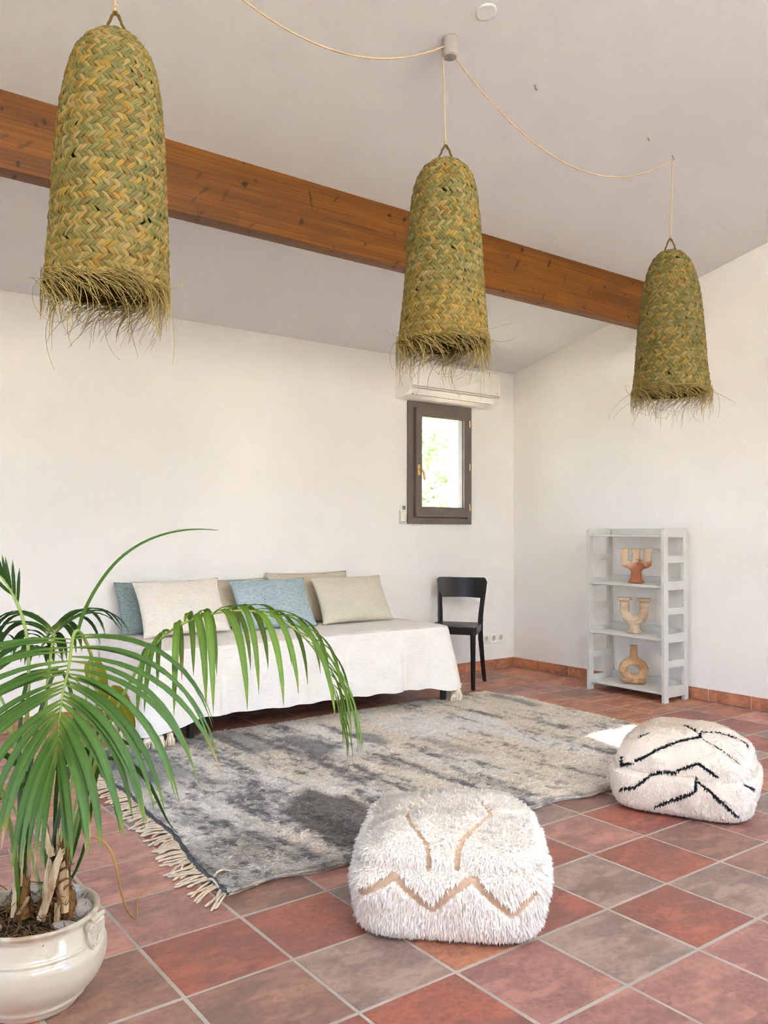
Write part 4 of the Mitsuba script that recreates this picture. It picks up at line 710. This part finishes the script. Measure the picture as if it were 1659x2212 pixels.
CR, CF_ = np.array([0.8, -0.599, 0]), np.array([0.599, 0.8, 0])             # picture-right and away, on the floor
def cb(r, f, z): return np.array([PX, PY, 0]) + CR * r + CF_ * f + [0, 0, z]
V, F, b0 = [], [], 0
for i in range(150):
    r, th = 0.125 * math.sqrt(r_.random()), r_.uniform(0, 6.28); p = cb(r * math.cos(th), r * math.sin(th), 0.195); d = r_.normal(0, 1, 3) * [1, 1, 0.35]; L = r_.uniform(0.02, 0.06); q = np.linspace(-0.5, 0.5, 6)[:, None]; P = p + unit(d) * L * q + r_.normal(0, 0.01, 3) * q ** 2 * 4
    mm = tube(P, 0.0009, 4, False); V.append(mm.vertices); F.append(mm.faces + b0); b0 += len(mm.vertices)
scene['m_root'] = diffuse(rgb(120, 96, 70)); add('root_fibres', (np.vstack(V), np.vstack(F)), 'm_root', palm, smooth=True, kind='stuff')
def stone(label, r, f, z, sx, sy, sz, rot, seed):
    s = trimesh.creation.icosphere(4); s.vertices *= np.array([sx, sy, sz]) * (1 + 0.25 * (meshkit.fbm(s.vertices * 1.6 + seed, 3, seed) - 0.5))[:, None]; s.apply_transform(trimesh.transformations.rotation_matrix(rot, [0, 1, 0.3])); k = add('stone', s, 'm_stone', smooth=True, xf=frame(cb(r, f, z), CR, CF_, np.array([0, 0, 1.0]))); tag(k, label, 'stone', 'stones inside the palm pot')
scene['m_stone'] = princ(proc(lambda p, n, uv: mix(lin(168, 160, 156), lin(142, 134, 130), fbm(p.x * 50, p.y * 50, p.z * 50, 4)) * (0.9 + 0.2 * noise(p.x * 260, p.y * 260, p.z * 260))), 0.7, 0.3)
stone('big round grey stone at the right rear inside the palm pot', 0.098, 0.042, 0.196, 0.040, 0.034, 0.028, 0.3, 2)
stone('flat grey stone at the right inside the palm pot, before the big round stone', 0.088, -0.028, 0.192, 0.034, 0.020, 0.010, 0.1, 4)
stone('grey stone at the left edge inside the palm pot', -0.095, -0.045, 0.192, 0.034, 0.022, 0.016, -0.1, 6)
# papery stem bases
scene['m_sheath'] = diffuse(proc(lambda p, n, uv: mix(lin(212, 192, 160), lin(158, 126, 90), smoothstep(0.42, 0.72, fbm(p.x * 60, p.y * 60, p.z * 9, 4)))))
scene['m_sheath_dark'] = diffuse(proc(lambda p, n, uv: mix(lin(132, 98, 64), lin(72, 50, 34), smoothstep(0.4, 0.7, fbm(p.x * 90, p.y * 90, p.z * 14, 4)))))
def sheath(parent, p0, p1, r0, r1, open_, face, m, bow=0.0, jag=0.03, name='sheath'):
    p0, p1 = np.array(p0, float), np.array(p1, float); n_, k = 16, 15; t = np.linspace(0, 1, n_); ax = unit(p1 - p0); s = unit(np.cross(ax, [0.3, 0.5, 0.1])); q = np.cross(ax, s); th = face + np.linspace(-1, 1, k) * math.pi * open_
    c = p0 + (p1 - p0) * t[:, None] + (np.cos(face) * s + np.sin(face) * q) * (bow * np.sin(np.pi * t))[:, None]; rad = np.interp(t, [0, .3, 1], [r0, r0 * 0.95, r1]); top = 1 - jag * r_.random(k) * 6 * (np.abs(np.linspace(-1, 1, k)) + 0.2)
    P = np.empty((n_, k, 3))
    for j in range(k):
        tj = t * top[j]; cc = np.stack([np.interp(tj, t, c[:, d]) for d in range(3)], -1); rj = np.interp(tj, t, rad) * (1 + 0.10 * r_.normal(0, 0.4)); P[:, j] = cc + (np.cos(th[j]) * s + np.sin(th[j]) * q) * rj[:, None]
    P += r_.normal(0, 0.0006, P.shape); add(name, surf(P), m, parent, smooth=True)
def bulb(r, f, z, a, b, c):
    q = trimesh.creation.icosphere(4); q.vertices *= np.array([a, b, c]) * (1 + 0.35 * (meshkit.fbm(q.vertices * [5, 5, 1.5] + r * 90, 3, 4) - 0.5))[:, None]; add('stem_base', q, 'm_sheath_dark', palm, smooth=True, xf=frame(cb(r, f, z), CR, CF_, np.array([0, 0, 1.0])), label='brown fibrous stem base')
for q in ((0.042, 0.015, 0.205, 0.036, 0.032, 0.045), (0.070, 0.02, 0.215, 0.026, 0.026, 0.060), (-0.032, 0.01, 0.205, 0.026, 0.026, 0.052), (0.012, 0.03, 0.20, 0.022, 0.02, 0.03)): bulb(*q)
LIGHT_, DARK_ = 'm_sheath', 'm_sheath_dark'
for r0_, f0_, z0_, r1_, f1_, z1_, ra, rb, op, face, mm, bow, jag in (
        (.026, -.022, .205, .050, -.02, .285, .0105, .0095, .92, 0, LIGHT_, 0, .004), (.050, -.02, .283, .074, -.012, .372, .0110, .0075, .9, 0, LIGHT_, .003, .02), (.033, -.005, .235, .044, 0, .350, .0125, .0105, .8, 0, LIGHT_, .004, .03),
        (.044, 0, .350, .018, .004, .440, .0090, .0098, .95, 0, LIGHT_, .004, .006), (.071, .004, .215, .070, .01, .345, .0190, .0130, .85, 0, LIGHT_, 0, .05), (.086, .01, .215, .078, .012, .300, .0120, .0090, .7, 0, DARK_, .006, .08),
        (.066, -.024, .195, .068, -.022, .245, .0085, .0080, .9, 0, LIGHT_, 0, .01), (.020, .012, .205, .026, .014, .285, .0130, .0070, .7, 0, DARK_, 0, .06), (.058, .015, .33, .055, .012, .415, .0080, .0035, .5, 0, LIGHT_, .003, .05), (.080, .012, .30, .086, .01, .405, .0090, .0040, .5, 0, DARK_, .003, .05),
        (.052, .02, .23, .060, .02, .40, .0150, .0100, .6, 0, DARK_, 0, .04),
        (-.047, -.006, .205, -.046, -.004, .330, .0085, .0065, .8, 0, LIGHT_, -.004, .03), (-.046, -.004, .325, -.064, -.002, .372, .0040, .0015, .45, 0, LIGHT_, 0, .03), (-.028, -.004, .28, -.022, 0, .400, .0060, .0025, .5, 0, LIGHT_, .002, .04), (-.016, .004, .26, -.008, .006, .385, .0065, .0022, .5, 0, LIGHT_, .004, .04),
        (-.030, .006, .21, -.028, .008, .315, .0165, .0120, .9, 0, DARK_, 0, .06), (-.012, -.012, .255, -.034, -.018, .215, .0060, .0055, .6, 0, LIGHT_, .002, .02), (-.044, .012, .26, -.046, .014, .385, .0060, .0025, .5, 0, LIGHT_, 0, .04)):
    sheath(palm, cb(r0_, f0_, z0_), cb(r1_, f1_, z1_), ra, rb, op, r_.uniform(-0.4, 0.4), mm, bow=bow, jag=jag)
for k_, (r_c, z_c, dr_c) in enumerate(((.088, .330, .022), (.090, .300, .026), (.086, .352, .016), (.094, .285, .018), (.016, .232, -.02))):  # ragged flakes
    P = spline([cb(r_c - dr_c, -.01, z_c - .012), cb(r_c, -.012, z_c), cb(r_c + dr_c * .8, -.02, z_c + .010 * (-1) ** k_)], 10); w_ = np.linspace(.008, .0015, 10)[:, None] * np.array([0, 0, 1.0]); add('flake', surf(np.stack([P - w_ / 2, P - CF_ * .002, P + w_ / 2], 1)), 'm_sheath_dark', palm, smooth=True)
V, F, b0 = [], [], 0
for i in range(120):
    cx = 0.055 if i % 3 else -0.035; p = cb(cx + r_.normal(0, 0.026), r_.normal(0, 0.02), r_.uniform(0.185, 0.27)); L = r_.uniform(0.015, 0.05); d = unit(r_.normal(0, 1, 3) * [1, 1, 0.8] + [0, 0, 0.3]); q = np.linspace(0, 1, 4)[:, None]; mm = tube(p + d * L * q + r_.normal(0, 0.006, 3) * q ** 2, np.linspace(0.0016, 0.0004, 4), 4, False); V.append(mm.vertices); F.append(mm.faces + b0); b0 += len(mm.vertices)
add('dry_fibres', (np.vstack(V), np.vstack(F)), 'm_sheath_dark', palm, smooth=True, kind='stuff')
LEAFT, LEAFB, LIME, YELL, DARKG = (np.array(lin(*c)) for c in ((84, 118, 58), (104, 138, 54), (138, 160, 76), (150, 150, 56), (56, 84, 38)))
def leaflet(parent, p0, d0, L, w, sag_, colr, name='leaflet', curl=0.0, tipdry=False, n_=13, fold=0.30, upv=(0, 0, 1), w0=0.25):
    t = np.linspace(0, 1, n_); d0 = unit(d0); h = L / (n_ - 1); P = [np.array(p0, float)]; d = d0.copy(); side0 = unit(np.cross(d0, upv)) if np.linalg.norm(np.cross(d0, upv)) > 0.05 else CR
    for k in range(n_ - 1):
        d = unit(d + np.array([0, 0, -1.0]) * sag_ * (0.25 + 1.1 * t[k]) / (n_ - 1) + curl * side0 / (n_ - 1)); P.append(P[-1] + d * h)
    P = np.array(P); T_ = unit(np.gradient(P, axis=0)); sd = side0 - T_ * (T_ @ side0)[:, None]; sd = unit(sd); nn = np.cross(sd, T_)
    ww = w / 2 * np.clip(np.interp(t, [0, .08, .3, .6, .85, 1], [w0, .6, 1, .95, .55, .03]), 0, 1); rows_ = [P - sd * ww[:, None] * math.cos(fold) + nn * ww[:, None] * math.sin(fold), P - sd * ww[:, None] * 0.08 + nn * 0.0006, P, P + sd * ww[:, None] * 0.08 + nn * 0.0006, P + sd * ww[:, None] * math.cos(fold) + nn * ww[:, None] * math.sin(fold)]
    C_ = np.ones((n_, 5, 3)) * colr; C_ *= (0.74 + 0.42 * t)[:, None, None] * (1 + np.array([0.10, 0.04, 0.75]) * sm(0.25, 0.8, t)[:, None])[:, None, :]; C_[:, 1:4] *= 1.25; C_[:2] = C_[:2] * 0.6 + LIME * 0.4
    if tipdry: C_[-2:] = np.array(lin(190, 164, 130)); C_[-3] = C_[-4] * 0.5 + YELL * 0.5
    else: C_[-2:] = C_[-2:] * 0.4 + LIME * 0.6
    add(name, surf(np.stack(rows_, 1)), 'm_leaf', parent, smooth=True, color=np.clip(C_, 0, 1).reshape(-1, 3))
def frond(pts, rad, t0, t1, npair, Lf, w, ang, up, sag_, seed, dry=0.1, tone=LEAFT, rc=LIME, pet=LEAFB, side_vec=None, lr=(1, 1), name='frond'):
    g = np.random.default_rng(seed); P = spline(pts, 70); fr_ = add(name, tube(P, np.interp(np.linspace(0, 1, 70), [0, t0, 1], [rad, rad * 0.7, rad * 0.25]), 8), 'm_stalk', palm, smooth=True, color=np.repeat(np.interp(np.linspace(0, 1, 70), [0, t0, 1], [0, 1, 1])[:, None] * rc + (1 - np.interp(np.linspace(0, 1, 70), [0, t0, 1], [0, 1, 1])[:, None]) * pet * 0.55, 8, 0) if False else np.vstack([np.repeat(np.interp(np.linspace(0, 1, 70), [0, t0, 1], [0, 1, 1])[:, None] * rc + (1 - np.interp(np.linspace(0, 1, 70), [0, t0, 1], [0, 1, 1])[:, None]) * pet * 0.55, 8, 0), [rc, rc]]))
    T_ = unit(np.gradient(P, axis=0))
    for i in range(npair):
        f = i / max(npair - 1, 1)
        for s in (-1, 1):
            if g.random() > lr[0 if s < 0 else 1]: continue
            t = t0 + (t1 - t0) * (f + g.uniform(-0.2, 0.2) / npair + 0.25 * s / npair); k = int(np.clip(t * 69, 0, 69)); tg = T_[k]; sv = unit(np.cross(tg, [0, 0, 1.0])) if side_vec is None else unit(np.array(side_vec) - tg * (np.array(side_vec) @ tg)); uv_ = unit(np.cross(sv, tg)); uv_ = uv_ if uv_[2] > 0 or abs(uv_[2]) < 0.05 else -uv_
            a_ = np.interp(f, [0, 1], ang); d = sv * s * math.sin(a_) + tg * math.cos(a_) + uv_ * up + g.normal(0, 0.05, 3); L = np.interp(f, [0, .2, .6, 1], Lf) * g.uniform(0.92, 1.06)
            leaflet(fr_, P[k], d, L, w * g.uniform(0.85, 1.1) * np.interp(f, [0, .7, 1], [0.9, 1, 0.6]), sag_ * g.uniform(0.85, 1.15), tone * g.uniform(0.8, 1.15), tipdry=g.random() < dry, upv=uv_, fold=0.28)
    return fr_
F1 = [(0.612, 2.162, 0.22), (0.690, 2.20, 0.53), (0.72, 2.247, 0.779), (0.66, 2.201, 0.896), (0.599, 2.061, 0.838), (0.558, 1.969, 0.78), (0.532, 1.902, 0.722), (0.518, 1.865, 0.662)]
frond(F1, 0.006, 0.59, 0.99, 23, (0.47, 0.50, 0.36, 0.23), 0.0200, (1.40, 0.20), 0.25, 2.45, 41, dry=0.12)
F2 = [(0.618, 2.158, 0.22), (0.725, 2.235, 0.56), (0.843, 2.255, 0.779), (0.915, 2.223, 0.873), (1.001, 2.182, 0.916), (1.099, 2.121, 0.93), (1.199, 2.06, 0.893), (1.28, 2.015, 0.796), (1.323, 1.999, 0.688), (1.339, 1.989, 0.602)]
frond(F2, 0.0058, 0.385, 0.985, 20, (0.34, 0.44, 0.38, 0.11), 0.023, (1.50, 0.45), 0.30, 3.6, 43, dry=0.12, tone=LEAFB * 0.95)
F3 = [(0.600, 2.175, 0.22), (0.622, 2.364, 0.586), (0.677, 2.503, 0.816), (0.711, 2.601, 0.847), (0.745, 2.764, 0.837), (0.769, 2.935, 0.784), (0.798, 3.103, 0.707)]
frond(F3, 0.0055, 0.50, 0.98, 13, (0.26, 0.30, 0.28, 0.16), 0.027, (1.25, 0.35), 0.95, 3.2, 47, dry=0.05, tone=DARKG * 1.1)
F4 = [(0.534, 2.205, 0.20), (0.555, 2.29, 0.56), (0.586, 2.385, 0.787), (0.581, 2.422, 0.902), (0.552, 2.466, 0.996), (0.52, 2.488, 1.041)]
frond(F4, 0.0062, 0.80, 0.94, 6, (0.10, 0.11, 0.10, 0.07), 0.011, (0.38, 0.30), 0.05, -0.5, 51, dry=0.0, tone=DARKG, side_vec=(0.8, -0.6, 0), lr=(0.25, 1), name='spear')
F6 = [(0.530, 2.21, 0.22), (0.548, 2.353, 0.60), (0.470, 2.517, 0.80), (0.35, 2.633, 0.84), (0.22, 2.77, 0.77)]
frond(F6, 0.0055, 0.45, 0.98, 16, (0.36, 0.40, 0.34, 0.2), 0.021, (1.25, 0.3), 0.25, 1.9, 53, dry=0.05, tone=DARKG * 1.15)
F8 = [(0.524, 2.203, 0.22), (0.47, 2.20, 0.55), (0.36, 2.22, 0.74), (0.22, 2.20, 0.80), (0.06, 2.15, 0.74), (-0.06, 2.1, 0.62)]
frond(F8, 0.0055, 0.45, 0.98, 16, (0.34, 0.40, 0.34, 0.2), 0.021, (1.25, 0.3), 0.2, 1.9, 57, dry=0.05, tone=LEAFT * 0.95)
st = [(0.657, 2.203, 0.875), (0.672, 2.203, 0.934), (0.703, 2.203, 0.998), (0.769, 2.201, 1.082), (0.88, 2.191, 1.144), (1.037, 2.173, 1.157)]
P = spline(st, 30); T_ = unit(np.gradient(P, axis=0)); sd = unit(np.cross(T_, CF_)); ww = np.interp(np.linspace(0, 1, 30), [0, .15, .5, .85, 1], [0.008, 0.010, 0.008, 0.005, 0.001])[:, None] / 2
lb = surf(np.stack([P - sd * ww, P + CF_ * 0.002, P + sd * ww], 1)); add('single_blade', lb, 'm_leaf', palm, smooth=True, color=np.tile(LEAFT * 0.9, (90, 1)), label='thin single leaf blade arching to the right above the fronds')
for pts, w in (([(0.615, 2.185, 0.24), (0.690, 2.226, 0.435), (0.718, 2.293, 0.562), (0.663, 2.272, 0.55), (0.55, 2.233, 0.519), (0.436, 2.195, 0.47)], .022), ([(0.612, 2.175, 0.24), (0.705, 2.211, 0.450), (0.759, 2.263, 0.537), (0.848, 2.261, 0.491), (0.901, 2.224, 0.383), (0.938, 2.199, 0.319)], .016),
               ([(0.602, 2.175, 0.24), (0.63, 2.26, 0.50), (0.70, 2.33, 0.60), (0.80, 2.33, 0.58), (0.90, 2.31, 0.50)], .02), ([(0.592, 2.18, 0.24), (0.575, 2.28, 0.49), (0.50, 2.35, 0.58), (0.38, 2.36, 0.56)], .022)):
    P = spline(pts, 26); T_ = unit(np.gradient(P, axis=0)); sd = unit(np.cross(T_, CF_ + [0, 0, 0.3])); ww = np.interp(np.linspace(0, 1, 26), [0, .3, .6, 1], [0.006, w * 0.6, w, 0.001])[:, None] / 2
    add('low_leaf', surf(np.stack([P - sd * ww, P - CF_ * 0.003, P + sd * ww], 1)), 'm_leaf', palm, smooth=True, color=np.tile(DARKG, (78, 1)))
for pts in ([(0.528, 2.205, 0.22), (0.532, 2.22, 0.40), (0.545, 2.30, 0.62), (0.57, 2.34, 0.75)], [(0.536, 2.20, 0.22), (0.545, 2.22, 0.40), (0.58, 2.30, 0.60), (0.66, 2.38, 0.78)], [(0.606, 2.165, 0.22), (0.612, 2.19, 0.42), (0.665, 2.24, 0.60), (0.65, 2.30, 0.78)]):
    P = spline(pts, 24); add('petiole', tube(P, np.linspace(0.0075, 0.0045, 24), 8), 'm_stalk', palm, smooth=True, color=np.vstack([np.tile(DARKG * 0.75, (24 * 8, 1)), [DARKG, DARKG]]))
P = spline([(0.69, 2.14, 0.38), (0.655, 2.121, 0.394), (0.684, 2.086, 0.392), (0.712, 2.067, 0.348), (0.736, 2.090, 0.27), (0.80, 2.20, 0.14), (0.90, 2.40, 0.03), (0.96, 2.56, 0.004), (1.02, 2.63, 0.004)], 50); P[:, 2] = np.maximum(P[:, 2], 0.003)
scene['m_dry'] = diffuse(rgb(186, 146, 92)); add('dry_strand', tube(P[6:], np.linspace(0.0036, 0.0012, 44), 6), 'm_dry', palm, smooth=True, label='dried brown strand drooping to the floor')

# a second, broad leaved growth between the palm's stems
def broad(p, d, L, w, colr, n_hint, stem0):
    d = unit(d); s = unit(np.cross(d, n_hint)); nn = np.cross(s, d); t = np.linspace(0, 1, 17); v_ = np.linspace(-1, 1, 9); wd = w / 2 * np.sin(np.pi * np.clip(t, 0, 1) ** 0.62) ** 0.75
    G = np.array(p) + d * (t * L)[:, None, None] + s * (wd[:, None] * v_)[..., None] + nn * ((0.16 * np.abs(v_) * wd[:, None]) - 0.22 * L * t[:, None] ** 2)[..., None]; C_ = np.ones((17, 9, 3)) * colr; C_[:, 4] *= 1.25
    S_ = spline([stem0, (np.array(stem0) + p) / 2 + CF_ * 0.05 + [0, 0, 0.03], p], 24); k = add('broad_leaf_stem', tube(S_, np.linspace(0.0042, 0.0028, 24), 7), 'm_stalk', palm, smooth=True, color=np.tile(LIME * 0.9, (24 * 7 + 2, 1)), label='thin light green stem with one broad leaf'); add('leaf', surf(G), 'm_leaf', k, smooth=True, color=np.clip(C_, 0, 1).reshape(-1, 3))
base_ = cb(0.0, 0.09, 0.19)
for p, d, L, w, c in (((0.765, 2.42, 0.79), (0.25, -0.1, -0.95), 0.13, 0.06, YELL * 0.9), ((0.82, 2.40, 0.71), (0.35, -0.1, -0.9), 0.15, 0.06, YELL * 0.8), ((0.75, 2.42, 0.55), (0.15, 0.1, -0.95), 0.13, 0.07, YELL * 1.0), ((0.50, 2.52, 0.72), (-0.2, -0.1, -0.95), 0.18, 0.10, LEAFB * 0.7), ((0.42, 2.45, 0.64), (-0.3, -0.1, -0.9), 0.18, 0.10, LEAFB * 0.65)):
    broad(np.array(p), d, L, w, c, -CF_, base_ + r_.normal(0, 0.01, 3) * [1, 1, 0])

# ---------------------------------------------------------------- tree outside the small window
tree = thing('garden_tree', 'sunlit green tree outside the small window', 'tree')
tr_ = np.random.default_rng(77); TC = np.array([8.9, 11.2, 0.0])
scene['m_bark'] = diffuse(rgb(120, 100, 80))
add('trunk', tube(spline([TC + [0, 0, -0.25], TC + [0.1, 0, 1.2], TC + [-0.05, 0.1, 3.0]], 14), np.linspace(0.22, 0.10, 14), 10), 'm_bark', tree, smooth=True)
N = 15000; dirs = unit(tr_.normal(0, 1, (N, 3))); rr = tr_.random(N) ** 0.4; lob = 1 + 0.3 * (meshkit.noise(dirs * 2.5, 4) - 0.5) * 2; Pq = TC + [-0.5, 0, 2.2] + dirs * (rr * lob)[:, None] * np.array([1.9, 1.7, 2.4]); a = unit(tr_.normal(0, 1, (N, 3)) + [0, 0, -0.4]); sdv = unit(np.cross(a, tr_.normal(0, 1, (N, 3))))
scene['m_tree'] = {'type': 'principledthin', 'base_color': VC, 'roughness': 0.5, 'diff_trans': 0.8}
add('foliage', blades(Pq, Pq + a * tr_.uniform(0.10, 0.2, (N, 1)), tr_.uniform(0.05, 0.09, N), sdv), 'm_tree', tree, color=np.repeat(np.array(lin(222, 228, 192)) * tr_.uniform(0.6, 1.2, (N, 1)), 5, 0), kind='stuff')
